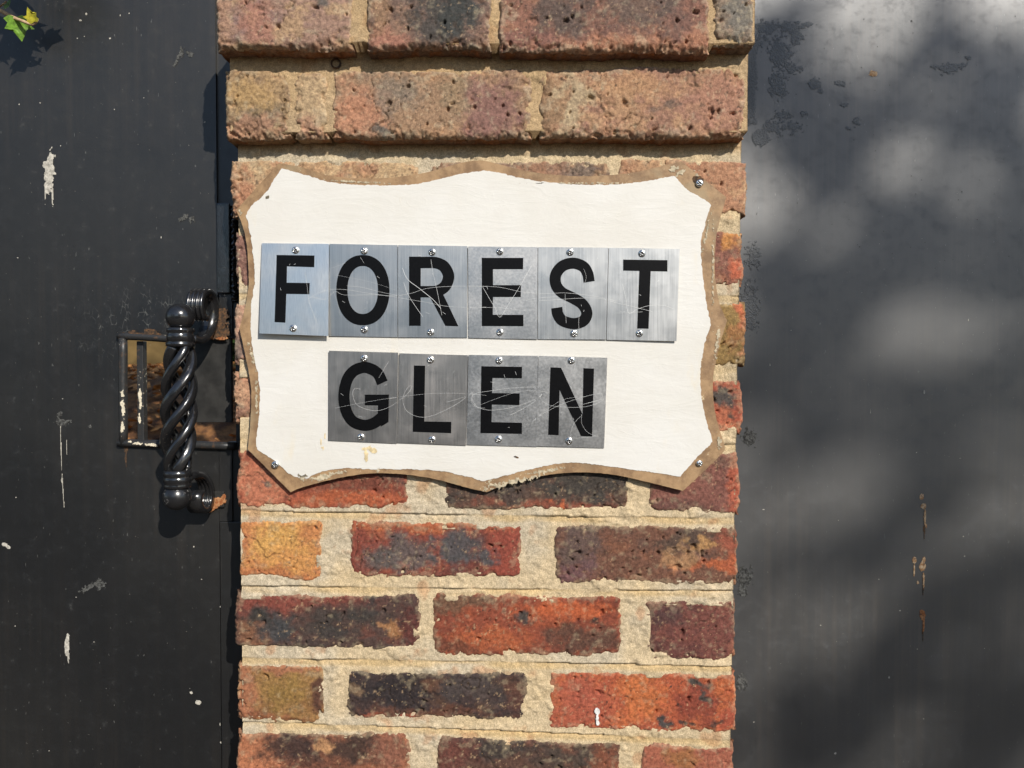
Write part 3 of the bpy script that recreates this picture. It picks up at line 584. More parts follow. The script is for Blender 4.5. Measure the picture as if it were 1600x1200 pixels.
    # backs of the edge bricks
    bm = bmesh.new(); add_box(bm, xl + 0.001, xr - 0.001, 0.087, 0.34, 0.01, zb - 0.01)
    obj('pillar_core', bm_mesh('pillar_core', bm), m_plain('rear_brickwork', (0.26, 0.11, 0.07), 0.9, 0.2, 40), pillar)
mortar()
# rusted tube end in the joint under the top course
p = U(526, 101, -0.0185); bm = bmesh.new()
add_tube(bm, [p + Vector((0, 0.03, 0)), p + Vector((0, -0.004, 0))], 0.0058, 14, False); add_tube(bm, [p + Vector((0, -0.004, 0)), p + Vector((0, 0.03, 0))], 0.0040, 14, False)
a = [v for v in bm.verts if abs(v.co.y - (p.y - 0.004)) < 1e-5]
o_ = sorted(a[:14], key=lambda v: math.atan2(v.co.z - p.z, v.co.x - p.x)); i_ = sorted(a[14:], key=lambda v: math.atan2(v.co.z - p.z, v.co.x - p.x))
for j in range(14): bm.faces.new((o_[j], o_[(j + 1) % 14], i_[(j + 1) % 14], i_[j]))
d_ = [bm.verts.new((p.x + .0041 * math.cos(k * math.pi / 7), p.y + .006, p.z + .0041 * math.sin(k * math.pi / 7))) for k in range(14)]; bm.faces.new(d_)
obj('rusty_tube', bm_mesh('rusty_tube', bm), M['rust_dark'], pillar)

# ------------------------------------------------------------------ decals: stains, drips, peeled paint, each with its own outline
def splat(name, ells, Y, mat, parent, noise=0.5, cell=0.0008, lift=0.0004, seed=0, fn=None, freq=220, stuff=False):
    """thin crust on plane Y whose ragged outline is the union of the given pixel ellipses (cx, cy, rx, ry, degrees)"""
    x0 = min(e[0] - 1.6 * max(e[2], e[3]) for e in ells); x1 = max(e[0] + 1.6 * max(e[2], e[3]) for e in ells)
    y0 = min(e[1] - 1.6 * max(e[2], e[3]) for e in ells); y1 = max(e[1] + 1.6 * max(e[2], e[3]) for e in ells)
    a = U(x0, y0, Y); b = U(x1, y1, Y); nx = max(4, int((b.x - a.x) / cell)); nz = max(4, int((a.z - b.z) / cell))
    gx, gz = np.meshgrid(np.linspace(0, 1, nx), np.linspace(0, 1, nz)); PX = x0 + gx * (x1 - x0); PY = y0 + gz * (y1 - y0)
    X = a.x + gx * (b.x - a.x); Z = a.z + gz * (b.z - a.z); f = np.full(X.shape, -9.0)
    for (cx, cy, rx, ry, dg) in ells:
        t = math.radians(dg); u = (PX - cx) * math.cos(t) + (PY - cy) * math.sin(t); w = -(PX - cx) * math.sin(t) + (PY - cy) * math.cos(t)
        f = np.maximum(f, 1 - np.sqrt((u / rx) ** 2 + (w / ry) ** 2))
    f = f + noise * fbm(X * freq, Z * freq, 5, seed, 0.6)
    keep = f > 0; cellk = keep[:-1, :-1] & keep[1:, 1:] & keep[1:, :-1] & keep[:-1, 1:]
    if not cellk.any(): return
    h = lift * (0.4 + 0.6 * sstep(0, 0.25, f)); V = np.stack([X.ravel(), (Y - h - 0.0002).ravel(), Z.ravel()], 1)
    i = np.arange(nx * nz).reshape(nz, nx)
    Q = np.stack([i[1:, :-1][cellk], i[1:, 1:][cellk], i[:-1, 1:][cellk], i[:-1, :-1][cellk]], 1)
    used = np.unique(Q); mp = np.full(nx * nz, -1); mp[used] = np.arange(len(used))
    o = obj(name, np_mesh(name, V[used], mp[Q]), mat, parent, True)
    if stuff: o['kind'] = 'stuff'
    return o
def flecks(name, pts, Y, mat, parent):
    """tiny specks of paint or dirt, one mesh: (px, py, half width, half height)"""
    VV = []; QQ = []
    for (a, b, w, h) in pts:
        ang0 = random.uniform(0, 6.28); base = len(VV); c = U(a, b, Y)
        ring = []
        for k in range(8):
            t = ang0 + k * math.pi / 4; r = random.uniform(0.6, 1.15)
            VV.append((c.x + math.cos(t) * w * r / 1650, Y - 0.0003, c.z + math.sin(t) * h * r / 1650))
        QQ.append((base + 3, base + 2, base + 1, base)); QQ.append((base + 4, base + 3, base, base + 7)); QQ.append((base + 5, base + 4, base + 7, base + 6))
    o = obj(name, np_mesh(name, VV, QQ), mat, parent); o['kind'] = 'stuff'; return o

# ------------------------------------------------------------------ left gate with its opening, lock plate and twisted handle
gate = empty('metal_gate', (-0.75, YG, 0.0)); tag(gate, 'black steel gate left of the pillar, with twisted pull handle and small latch opening', 'gate')
GT, GB = 2.05, 0.06
def sheet():
    bm = bmesh.new(); xs = [-1.55, U(188, 600, YG).x, U(341, 600, YG).x]; zs = [GT, U(260, 529, YG).z, U(260, 694, YG).z, GB]
    V = {}
    for sgn in (0, 1):
        for i, x in enumerate(xs):
            for j, z in enumerate(zs): V[i, j, sgn] = bm.verts.new((x, YG + 0.003 * sgn, z))
    for i in range(2):
        for j in range(3):
            if (i, j) == (1, 1): continue
            bm.faces.new([V[i, j + 1, 0], V[i + 1, j + 1, 0], V[i + 1, j, 0], V[i, j, 0]]); bm.faces.new([V[i, j, 1], V[i + 1, j, 1], V[i + 1, j + 1, 1], V[i, j + 1, 1]])
    for (p, q) in (((1, 1), (2, 1)), ((1, 2), (1, 1)), ((2, 2), (1, 2)), ((0, 0), (0, 3)), ((2, 0), (1, 0)), ((1, 0), (0, 0)), ((0, 3), (1, 3)), ((1, 3), (2, 3)), ((2, 3), (2, 2)), ((2, 1), (2, 0)), ):
        bm.faces.new([V[p[0], p[1], 0], V[q[0], q[1], 0], V[q[0], q[1], 1], V[p[0], p[1], 1]])
    return bm_mesh('gate_sheet', bm)
obj('gate_sheet', sheet(), M['gate_a'], gate)
bm = bmesh.new()                                      # closing post behind the sheet edge
a = U(342.5, 600, YG + .004).x; b = U(368, 600, YG + .004).x; zc = [U(350, y, YG + .004).z for y in (529, 694)]
add_box(bm, a, -0.22, YG + .004, YG + .04, zc[0], GT - 0.002); add_box(bm, a, -0.22, YG + .004, YG + .04, GB + .002, zc[1]); add_box(bm, b, -0.221, YG + .0045, YG + .0395, zc[1] - .002, zc[0] + .002)
obj('closing_post', bm_mesh('closing_post', bm), M['gate_a'], gate)
def part_box(name, x0, x1, y0, y1, Y, th, mat, bv=0.0008, parent=gate):
    bm = bmesh.new(); px_box(bm, x0, x1, y0, y1, Y, th)
    if bv: bevel(bm, bv, 2)
    return obj(name, bm_mesh(name, bm), mat, parent)
part_box('lock_plate', 303, 362, 527, 660, YG + .002, .006, M['dull'])
part_box('lock_stile', 342, 363, 459, 528.5, YG + .0005, .003, M['gate_a'], 0.0004)
part_box('lock_stile', 342, 363, 694.5, 815, YG + .0005, .003, M['gate_a'], 0.0004)
part_box('flat_bar', 338, 359, 317, 458, YG - .006, .0055, M['iron'], 0.0012)
part_box('flat_bar', 343.5, 384, 816, 1290, YG - .002, .0055, M['gate_a'], 0.0006)
def weld():
    n, m = 160, 24; a = U(357, 322, YG - .004); b = U(371, 470, YG - .004)
    gx, gz = np.meshgrid(np.linspace(0, 1, m), np.linspace(0, 1, n)); X = a.x + gx * (b.x - a.x); Z = a.z + gz * (b.z - a.z)
    X = X + 0.0018 * vn(Z * 260, Z * 0, 3) * (gx)
    y = YG + .002 - 0.0075 * np.sin(gx * math.pi) ** 0.7 * (0.75 + 0.35 * np.abs(np.sin(Z * 480 + fbm(X * 90, Z * 90, 2, 4)))) - 0.0015 * fbm(X * 300, Z * 300, 3, 6)
    i = np.arange(n * m).reshape(n, m); Q = np.stack([i[1:, :-1].ravel(), i[1:, 1:].ravel(), i[:-1, 1:].ravel(), i[:-1, :-1].ravel()], 1)
    obj('weld_bead', np_mesh('weld_bead', np.stack([X.ravel(), y.ravel(), Z.ravel()], 1), Q), M['iron'], gate, True)
weld()
# round bars framing the opening
def bar(p, q, r, mat=M['flaky'], Y=YG - 0.002, name='frame_bar'):
    bm = bmesh.new(); A = U(*p, Y); B = U(*q, Y); add_tube(bm, [A.lerp(B, t) + Vector((random.uniform(-.0003, .0003), 0, random.uniform(-.0003, .0003))) for t in np.linspace(0, 1, 9)], r, 12)
    obj(name, bm_mesh(name, bm), mat, gate, True)
bar((185, 524), (300, 531), 0.0048); bar((192, 528), (193, 694), 0.0050); bar((185, 692), (368, 697), 0.0048)
part_box('grille_bar', 213, 225, 533, 690, YG + 0.004, 0.010, M['flaky'], 0.001)
splat('white_fleck', [(219, 620, 3, 13, 0), (218, 655, 2.4, 8, 0), (220, 634, 2, 6, 10)], YG + .0038, M['flake'], gate, 0.5, 0.0005)
splat('white_fleck', [(192, 615, 3, 7, 0), (193, 640, 3, 14, 0), (191, 668, 3, 12, 0), (190, 630, 2, 5, 0)], YG - .0070, M['flake'], gate, 0.9, 0.0005, freq=420)
splat('white_fleck', [(214, 693, 8, 3, 5), (238, 695, 10, 2.6, 3), (203, 690, 4, 2, 0)], YG - .0070, M['flake'], gate, 0.9, 0.0005, freq=420)
# twisted basket handle
handle = empty('pull_handle', U(279, 740, YG - 0.056), gate)
YH = YG - 0.056
def lathe(name, px, prof, Y, mat, seg=24, parent=handle):
    """prof: (pixel row, radius in metres) down the axis at pixel column px"""
    bm = bmesh.new(); rings = []
    for (py, r) in prof:
        c = U(px, py, Y); rings.append([bm.verts.new((c.x + r * math.cos(2 * math.pi * k / seg), Y + r * math.sin(2 * math.pi * k / seg), c.z)) for k in range(seg)])
    for i in range(len(rings) - 1):
        for k in range(seg): bm.faces.new((rings[i][k], rings[i][(k + 1) % seg], rings[i + 1][(k + 1) % seg], rings[i + 1][k]))
    bm.faces.new(rings[0][::-1]); bm.faces.new(rings[-1])
    o = obj(name, bm_mesh(name, bm), mat, parent, seg > 12); return o
def ball(px, py, r, parent=handle):
    bm = bmesh.new(); bmesh.ops.create_uvsphere(bm, u_segments=32, v_segments=20, radius=r); c = U(px, py, YH)
    bmesh.ops.translate(bm, verts=bm.verts, vec=c); return obj('ball', bm_mesh('ball', bm), M['iron'], parent, True)
ball(282, 495.5, 0.0158); bl = ball(277, 776, 0.0158); bl.data.materials[0] = m_chipped()
lathe('collar', 282, [(512, .011), (513, .0150), (518, .0155), (520, .0135), (523, .0148), (533, .0152), (534, .0138), (536, .0158), (541, .0156), (543, .012)], YH, M['iron'])
lathe('collar', 278, [(733, .012), (735, .0150), (742, .0158), (744, .0140), (746, .0152), (752, .0156), (754, .0140), (757, .0152), (761, .0148), (764, .011)], YH, M['iron'])
sq = [(math.copysign(abs(math.cos(t)) ** 0.6, math.cos(t)), 0.8 * math.copysign(abs(math.sin(t)) ** 0.6, math.sin(t))) for t in [2 * math.pi * k / 12 for k in range(12)]]
for q in range(4):
    bm = bmesh.new(); pts = []
    for i in range(49):
        t = i / 48; c = U(282 - 4.5 * t, 541 + 194 * t, YH); r = 0.0085 + 0.0062 * math.sin(math.pi * t) ** 0.5
        th = q * math.pi / 2 + 0.5 + 2 * math.pi * 1.12 * t
        pts.append((c.x + r * math.cos(th), YH - r * math.sin(th), c.z))
    add_tube(bm, pts, [0.0056] * 49, 12, True, sq); obj('twisted_bar', bm_mesh('twisted_bar', bm), M['iron'], handle, True)
# scrolled, reeded brackets that carry the bar off the gate
def bracket(px, path, wid):
    """path: (stand-off from the gate, pixel row); a reeded strap bent in the plane square to the gate, its broad side facing out"""
    X = U(px, 600, YH).x; P = [Vector(p) for p in spline([(X + 0.10 * (0.05 - s), YG - s, U(800, b, YG - s).z) for s, b in path], 8)]; n = len(P)
    sec = []; nr = 41
    for k in range(nr):
        a = -1 + 2 * k / (nr - 1); sec.append((a, 0.7 + 0.75 * abs(math.sin((a + 1) * 2 * math.pi)) ** 0.7))
    for a in (1, -1): sec.append((a, -1.0))
    bm = bmesh.new(); rings = []
    for i in range(n):
        t = (P[min(i + 1, n - 1)] - P[max(i - 1, 0)]).normalized(); across = Vector((1, 0, 0)); nor = t.cross(across).normalized()
        k = min(1.0, 0.62 + 0.9 * i / n)
        rings.append([bm.verts.new(P[i] + across * (u * wid * k) + nor * (w * 0.0030)) for u, w in sec])
    m = len(sec)
    for i in range(n - 1):
        for k in range(m): bm.faces.new((rings[i][k], rings[i][(k + 1) % m], rings[i + 1][(k + 1) % m], rings[i + 1][k]))
    bm.faces.new(rings[0][::-1]); bm.faces.new(rings[-1])
    obj('bracket', bm_mesh('bracket', bm), M['iron'], handle, True)
bracket(296, [(.052, 528), (.036, 531), (.020, 524), (.009, 507), (.006, 484), (.011, 466), (.023, 456), (.036, 461), (.041, 477), (.037, 493), (.029, 497)], 0.0104)
bracket(287, [(.052, 748), (.037, 741), (.021, 743), (.009, 756), (.0055, 774), (.011, 791), (.022, 798), (.032, 791), (.034, 777), (.028, 768)], 0.0092)
part_box('handle_foot', 318, 352, 482, 526, YG - .004, .0038, M['rust_dark'], 0.001, gate)
part_box('handle_foot', 316, 350, 768, 793, YG - .0035, .0033, M['dull'], 0.001, gate)
splat('rust_patch', [(345, 498, 12, 18, 0), (338, 525, 16, 5, 0), (352, 520, 6, 8, 0)], YG - .0042, M['rust_dark'], gate, 0.8, seed=3)
splat('rust_patch', [(338, 785, 17, 9, -25), (328, 794, 9, 7, -30), (350, 776, 5, 5, 0)], YG - .0037, M['rust'], gate, 0.5, seed=4)
splat('rust_patch', [(346, 529, 14, 3, 0), (330, 528, 8, 2.5, 0)], YG - .0044, M['rust'], gate, 0.8, seed=5)
splat('rust_patch', [(222, 521, 30, 2.5, 2), (236, 517, 12, 3, 0), (206, 519, 10, 3, 0)], YG - .0048, M['rust_dark'], gate, 0.9, seed=6)
splat('rust_patch', [(197, 702, 4, 7, 0), (197, 716, 2, 12, 0)], YG, M['rust_dark'], gate, 0.7, seed=7)
# marks on the sheet
splat('chalk_mark', [(78, 268, 8, 34, 4), (79, 245, 4, 14, 0), (71, 300, 1.6, 22, 2), (82, 306, 2, 20, 0), (70, 256, 3, 6, 0)], YG, M['chalk'], gate, 0.7, 0.0007, seed=11)
splat('chalk_mark', [(105, 1008, 4.5, 18, 3), (107, 1024, 2, 12, 0)], YG, M['chalk'], gate, 0.35, 0.0006, seed=12)
splat('chalk_mark', [(8, 851, 5, 3, 20), (13, 855, 6, 3, 35)], YG, M['chalk'], gate, 0.5, 0.0006, seed=13)
splat('chalk_mark', [(96, 700, 1.0, 44, -1), (98, 762, 1.0, 34, -3), (105, 698, 0.8, 14, 0), (97, 750, 2, 5, 0)], YG, M['chalk'], gate, 0.12, 0.0006, seed=14)
splat('chalk_mark', [(310, 1097, 5, 4, 0), (299, 1082, 3, 2.4, 20)], YG, M['chalk'], gate, 0.4, 0.0005, seed=15)
splat('paint_scuff', [(276, 95, 4, 12, 25), (284, 82, 4, 10, 0), (297, 84, 7, 4, 20)], YG, M['bloom'], gate, 1.1, 0.0007, seed=16, freq=400)
splat('paint_scuff', [(288, 340, 10, 4, -30), (300, 342, 5, 7, 0)], YG, M['bloom'], gate, 1.1, 0.0007, seed=17, freq=400)
splat('paint_scuff', [(96, 660, 12, 6, 0), (93, 648, 4, 6, 0), (140, 666, 4, 4, 0)], YG, M['bloom'], gate, 1.0, 0.0007, seed=18, freq=300)
splat('paint_scuff', [(155, 912, 10, 8, 0), (137, 918, 14, 5, -30)], YG, M['bloom'], gate, 0.9, 0.0007, seed=19, freq=300)
pts = [(202, 21, 1.5, 1.5), (30, 163, 1.6, 1.6), (63, 161, 1.5, 1.3), (179, 171, 1.4, 1.4), (320, 191, 1.6, 1.6), (95, 228, 1.2, 1.3), (28, 403, 1.6, 1), (252, 371, 0.9, 2.4), (98, 623, 1.6, 1.2), (25, 777, 1.3, 1.3), (303, 854, 1.6, 1.8), (345, 948, 2.2, 2.4), (345, 1160, 1.4, 2.2), (344, 1132, 1, 4), (119, 933, 1.5, 1), (147, 1003, 1.6, 1.4), (24, 978, 1.5, 1.3), (315, 905, 1.6, 1.2), (77, 1173, 1.6, 1), (188, 24, 1, 2.5), (132, 57, 1.2, 1), (225, 153, 1.2, 1), (135, 22, 3, 2.2), (126, 32, 3, 2), (172, 60, 3, 2), (121, 60, 1.5, 1.2)]
for k in range(170): pts.append((random.uniform(-40, 335), random.uniform(-20, 1220), random.uniform(.22, .6), random.uniform(.22, .6)))
flecks('paint_flecks', pts, YG, M['chalk'], gate)

# ------------------------------------------------------------------ right gate
gate2 = empty('metal_gate', (0.95, YG, 0.0)); tag(gate2, 'plain black steel gate sheet right of the pillar, dappled with tree shade and rust drips', 'gate')
bm = bmesh.new(); add_box(bm, 0.20, 1.75, YG, YG + 0.003, GB, GT); obj('gate_sheet', bm_mesh('gate_sheet', bm), M['gate_b'], gate2)
bm = bmesh.new(); add_box(bm, 0.20, 0.24, YG + .0035, YG + .04, GB, GT); add_box(bm, 0.24, 1.71, YG + .0035, YG + .04, GB, GB + .04); add_box(bm, 0.24, 1.71, YG + .0035, YG + .04, GT - .04, GT); add_box(bm, 1.71, 1.75, YG + .0035, YG + .04, GB, GT)
obj('gate_frame', bm_mesh('gate_frame', bm), M['gate_b'], gate2)
bm = bmesh.new(); add_box(bm, -1.55, -1.51, YG + .0035, YG + .04, GB, GT); add_box(bm, -1.51, -0.36, YG + .0035, YG + .04, GB, GB + .04); add_box(bm, -1.51, -0.36, YG + .0035, YG + .04, GT - .04, GT)
obj('gate_frame', bm_mesh('gate_frame', bm), M['gate_a'], gate)
pk = dict(cell=0.0007, lift=0.0003, freq=300)
splat('peeled_paint', [(1195, 45, 22, 15, 0), (1235, 42, 22, 10, 0), (1245, 55, 10, 16, 0), (1220, 85, 18, 26, 0), (1216, 130, 14, 24, 0), (1175, 70, 14, 20, 20), (1238, 107, 14, 8, 0), (1258, 38, 14, 4, 0)], YG, M['peel'], gate2, 1.15, seed=21, **pk)
splat('peeled_paint', [(1172, 120, 12, 40, 0), (1170, 165, 11, 30, 0), (1178, 190, 6, 6, 0)], YG, M['peel'], gate2, 0.5, seed=22, **pk)
splat('peeled_paint', [(1189, 216, 14, 14, 0)], YG, M['peel'], gate2, 0.4, seed=23, **pk)
splat('peeled_paint', [(1273, 130, 11, 10, 0), (1281, 142, 5, 5, 0), (1320, 163, 6, 4, 0), (1312, 130, 12, 5, 0)], YG, M['peel'], gate2, 1.0, seed=24, **pk)
splat('peeled_paint', [(1482, 106, 18, 9, 0), (1500, 102, 14, 5, 0), (1462, 104, 10, 3, 0), (1512, 90, 6, 4, 0)], YG, M['peel'], gate2, 1.1, seed=25, **pk)
splat('peeled_paint', [(1210, 200, 20, 10, 0), (1240, 200, 12, 10, 0), (1222, 180, 16, 8, 0), (1255, 178, 8, 4, 0), (1338, 190, 6, 7, 0), (1325, 200, 4, 3, 0)], YG, M['peel'], gate2, 1.25, seed=26, stuff=True, **pk)
splat('paint_bloom', [(1172, 684, 11, 15, 0)], YG, M['bloom'], gate2, 0.9, seed=27, cell=.0007, freq=350)
splat('paint_bloom', [(1165, 900, 12, 18, 0), (1160, 922, 8, 10, 0)], YG, M['bloom'], gate2, 0.9, seed=28, cell=.0007, freq=350)
splat('paint_bloom', [(1172, 480, 16, 34, 0), (1176, 400, 12, 20, 0)], YG, M['peel'], gate2, 1.1, seed=29, cell=.0007, freq=350)
splat('paint_bloom', [(1158, 1068, 9, 14, 0)], YG, M['bloom'], gate2, 0.9, seed=30, cell=.0007, freq=350)
splat('rust_spot', [(1365, 115, 7, 5, 0)], YG, M['rust_pale'], gate2, 0.7, seed=31, cell=.0006)
splat('rust_drip', [(1440, 776, 3.5, 5, 0), (1443, 791, 4.5, 6, 0), (1445, 806, 2, 14, 0), (1447, 822, 1.5, 4, 0)], YG, M['rust_pale'], gate2, 0.5, seed=32, cell=.0006)
splat('rust_drip', [(1428, 876, 4, 6, 0), (1428, 890, 1.5, 14, 0), (1441, 886, 6, 9, 0), (1443, 874, 3, 6, 0), (1443, 905, 2, 14, 0), (1434, 910, 2, 3, 0)], YG, M['rust_pale'], gate2, 0.5, seed=33, cell=.0006)
splat('rust_drip', [(1441, 960, 4.5, 9, -10), (1443, 975, 2, 14, 5)], YG, M['rust'], gate2, 0.5, seed=34, cell=.0006)
for k_, e_ in enumerate(((1444, 826, 1.6, 16, 0), (1442, 918, 1.6, 14, 0), (1442, 990, 1.6, 14, 0))): splat('rust_run', [e_], YG, M['rust_dark'], gate2, 0.35, seed=35 + k_, cell=.0008, lift=.0002)
pts = [(1168, 445, 1.8, 1.6), (1513, 500, 1, 3), (1203, 570, 1.6, 3), (1360, 643, 0.8, 6), (1444, 612, 1.8, 5), (1432, 707, 1.4, 1.2), (1500, 716, 2.4, .8), (1193, 796, 2.6, 1), (1505, 838, 1.4, 1.4), (1507, 869, 1.6, 1.4), (1406, 954, 2, 1.4), (1373, 905, 1.2, 1.2), (1433, 1014, 1.2, 1.4), (1389, 1058, 1.6, 3), (1443, 1123, 1.6, 1.2), (1305, 1177, 3, 2), (1538, 1013, 1.2, 1.2), (1310, 813, 1, 1), (1282, 977, 1.6, 1.4), (1178, 1128, 1.4, 1.2), (1236, 516, 1.6, .7), (1424, 33, 1, 1)]
for k in range(150): pts.append((random.uniform(1170, 1620), random.uniform(300, 1220), random.uniform(.35, .75), random.uniform(.35, .8)))
flecks('paint_flecks', pts, YG, M['chalk'], gate2)
pts = [(random.uniform(1180, 1620), random.uniform(-10, 420), random.uniform(.5, 1.3), random.uniform(.5, 1.4)) for k in range(70)] + [(1424, 33, 2, 2)]
flecks('dark_pits', pts, YG, M['recess'], gate2)

# ------------------------------------------------------------------ name sign
YS = -0.0075
sign = empty('name_sign', (0, YS + 0.001, 1.36)); tag(sign, 'white scalloped name board with brown painted rim, screwed to the brick pillar', 'sign')
outer = [[(436, 255), (369, 328)], [(369, 328), (379, 353), (386, 387), (388.6, 440), (383, 479), (374, 513)], [(374, 513), (384.6, 561), (392.5, 609), (391, 661), (387, 702)],
    [(387, 702), (454, 769)], [(454, 769), (471, 762), (524, 748), (576, 740), (629, 741), (681, 749), (734, 763), (760, 769)], [(760, 769), (795, 755), (850, 743), (905, 738), (960, 742), (1015, 754), (1067, 767)],
    [(1067, 767), (1097, 739), (1130, 706), (1132, 695)], [(1132, 695), (1119.5, 654), (1114.5, 621), (1115, 585), (1123, 545), (1136, 501)], [(1136, 501), (1123.6, 472), (1117, 422), (1119.5, 367.5), (1130.5, 323.5), (1135, 308)],
    [(1135, 308), (1064.5, 252)], [(1064.5, 252), (1015, 264), (987, 270), (932, 275), (877, 274), (822, 267), (777, 256), (750, 250.5), (720.6, 254.5), (668, 269), (615.6, 277), (550, 278.5), (510.6, 273), (471, 261), (436, 255)]]
inner = [[(441, 265.5), (416, 303.5), (396, 322), (386.7, 337.6)], [(386.7, 337.6), (394, 369), (398, 401), (400, 440), (395, 479), (393.5, 519)], [(393.5, 519), (399, 556), (407, 595.6), (407.7, 635), (403, 687.5), (404, 700.6)],
    [(404, 700.6), (432, 719), (455.5, 740), (479, 745)], [(479, 745), (497.5, 736), (537, 729.5), (576, 731), (629, 731), (681, 733), (720.6, 740), (756, 750)], [(756, 750), (795, 739), (850, 726), (891, 720.5), (932.5, 724), (960, 728), (1015, 735), (1062, 742)],
    [(1062, 742), (1085, 716), (1111, 689.5)], [(1111, 689.5), (1099, 648), (1093, 612.5), (1093, 571), (1100, 532.5), (1108.5, 508)], [(1108.5, 508), (1100, 464), (1095, 422.5), (1093, 376), (1100, 348), (1108.5, 321)],
    [(1108.5, 321), (1097.5, 312.5), (1070, 296), (1053.5, 277)], [(1053.5, 277), (1029, 282), (987.5, 288), (932.5, 291), (877.5, 289), (822.5, 282), (767.5, 270), (747, 270.5), (707.5, 277), (655, 289), (602.5, 291.7), (550, 290.4), (510.6, 286), (482, 277), (441, 265.5)]]
def outline(segs, jag, seed, step=2.0):
    pts = []
    for sgm in segs:
        P = spline(sgm, 10) if len(sgm) > 2 else [np.array(sgm[0], float), np.array(sgm[1], float)]
        P = np.array(P); L = np.concatenate([[0], np.cumsum(np.linalg.norm(np.diff(P, axis=0), axis=1))]); n = max(2, int(L[-1] / step))
        for k in range(n): pts.append((np.interp(L[-1] * k / n, L, P[:, 0]), np.interp(L[-1] * k / n, L, P[:, 1])))
    pts = np.array(pts); i = np.arange(len(pts))
    t = np.roll(pts, -1, 0) - np.roll(pts, 1, 0); t /= np.linalg.norm(t, axis=1)[:, None] + 1e-9
    w = jag * fbm(pts[:, 0] * 0.16, pts[:, 1] * 0.16, 4, seed, 0.7)
    return pts + np.stack([-t[:, 1], t[:, 0]], 1) * w[:, None]
def inflate_px(p, d):
    t = np.roll(p, -1, 0) - np.roll(p, 1, 0); t /= np.linalg.norm(t, axis=1)[:, None] + 1e-9
    a = np.sum(p[:, 0] * np.roll(p[:, 1], -1) - np.roll(p[:, 0], -1) * p[:, 1]); return p + np.stack([t[:, 1], -t[:, 0]], 1) * d * (1 if a > 0 else -1)
def plate_from(pts, Y, th, name, mat, parent, bow=None):
    bm = bmesh.new(); P = [U(a, b, Y) for a, b in pts]
    f = [bm.verts.new(p) for p in P]; g = [bm.verts.new(p + Vector((0, th, 0))) for p in P]; n = len(P)
    bm.faces.new(f); bm.faces.new(g[::-1])
    for i in range(n): bm.faces.new((f[i], g[i], g[(i + 1) % n], f[(i + 1) % n]))
    bm.normal_update(); bmesh.ops.triangulate(bm, faces=[x for x in bm.faces if len(x.verts) > 4], ngon_method='EAR_CLIP')
    return obj(name, bm_mesh(name, bm), mat, parent)
plate_from(outline(outer, 0.7, 51), YS, 0.0014, 'painted_rim', M['rim'], sign)
plate_from(inflate_px(outline(inner, 2.0, 52), 2.2), YS - 0.0006, 0.0005, 'white_face', M['white'], sign)
# loose flakes and brush marks of cream paint along the rim
splat('paint_flakes', [(1060, 268, 12, 4, -30), (1085, 272, 4, 8, 0), (1050, 262, 8, 5, 0), (470, 745, 14, 5, 10), (500, 745, 20, 4, -15), (520, 738, 16, 3, -10), (800, 752, 40, 4, -14), (770, 757, 12, 6, 0), (850, 735, 30, 3, -8),
    (1118, 540, 3, 20, 10), (1120, 520, 3, 9, 0), (1122, 690, 4, 12, 0), (560, 283, 50, 1.6, 3), (900, 285, 90, 1.4, 0), (390, 550, 3, 16, -15), (397, 620, 2, 30, 0), (588, 734, 3, 4, 0), (1111, 420, 1.8, 60, 0), (1100, 365, 2, 30, 12), (416, 306, 3, 4, 0), (374, 330, 3, 4, 0)], YS - 0.0002, m_plain('worn_cream_paint', (0.50, 0.42, 0.29), 0.8, 0.2, 300, 0.3), sign, 1.7, 0.0007, 0.0002, 53, freq=420, stuff=True)
splat('rust_stain', [(807, 714, 4.5, 1.6, 15)], YS - 0.0007, M['rust_dark'], sign, 0.4, 0.0005, 0.0002, 54)
splat('rust_stain', [(502, 692, 2, 9, 0), (508, 682, 1.5, 6, 0), (505, 700, 1.5, 4, 0)], YS - 0.0007, m_plain('old_yellow_stain', (0.72, 0.58, 0.34), 0.7, 0.3), sign, 0.9, 0.0006, 0.0001, 55)
splat('rust_stain', [(575, 700, 9, 5, 0), (572, 711, 4, 9, 0), (584, 704, 5, 4, 0)], YS - 0.0007, bpy.data.materials['old_yellow_stain'], sign, 0.9, 0.0006, 0.0001, 56)
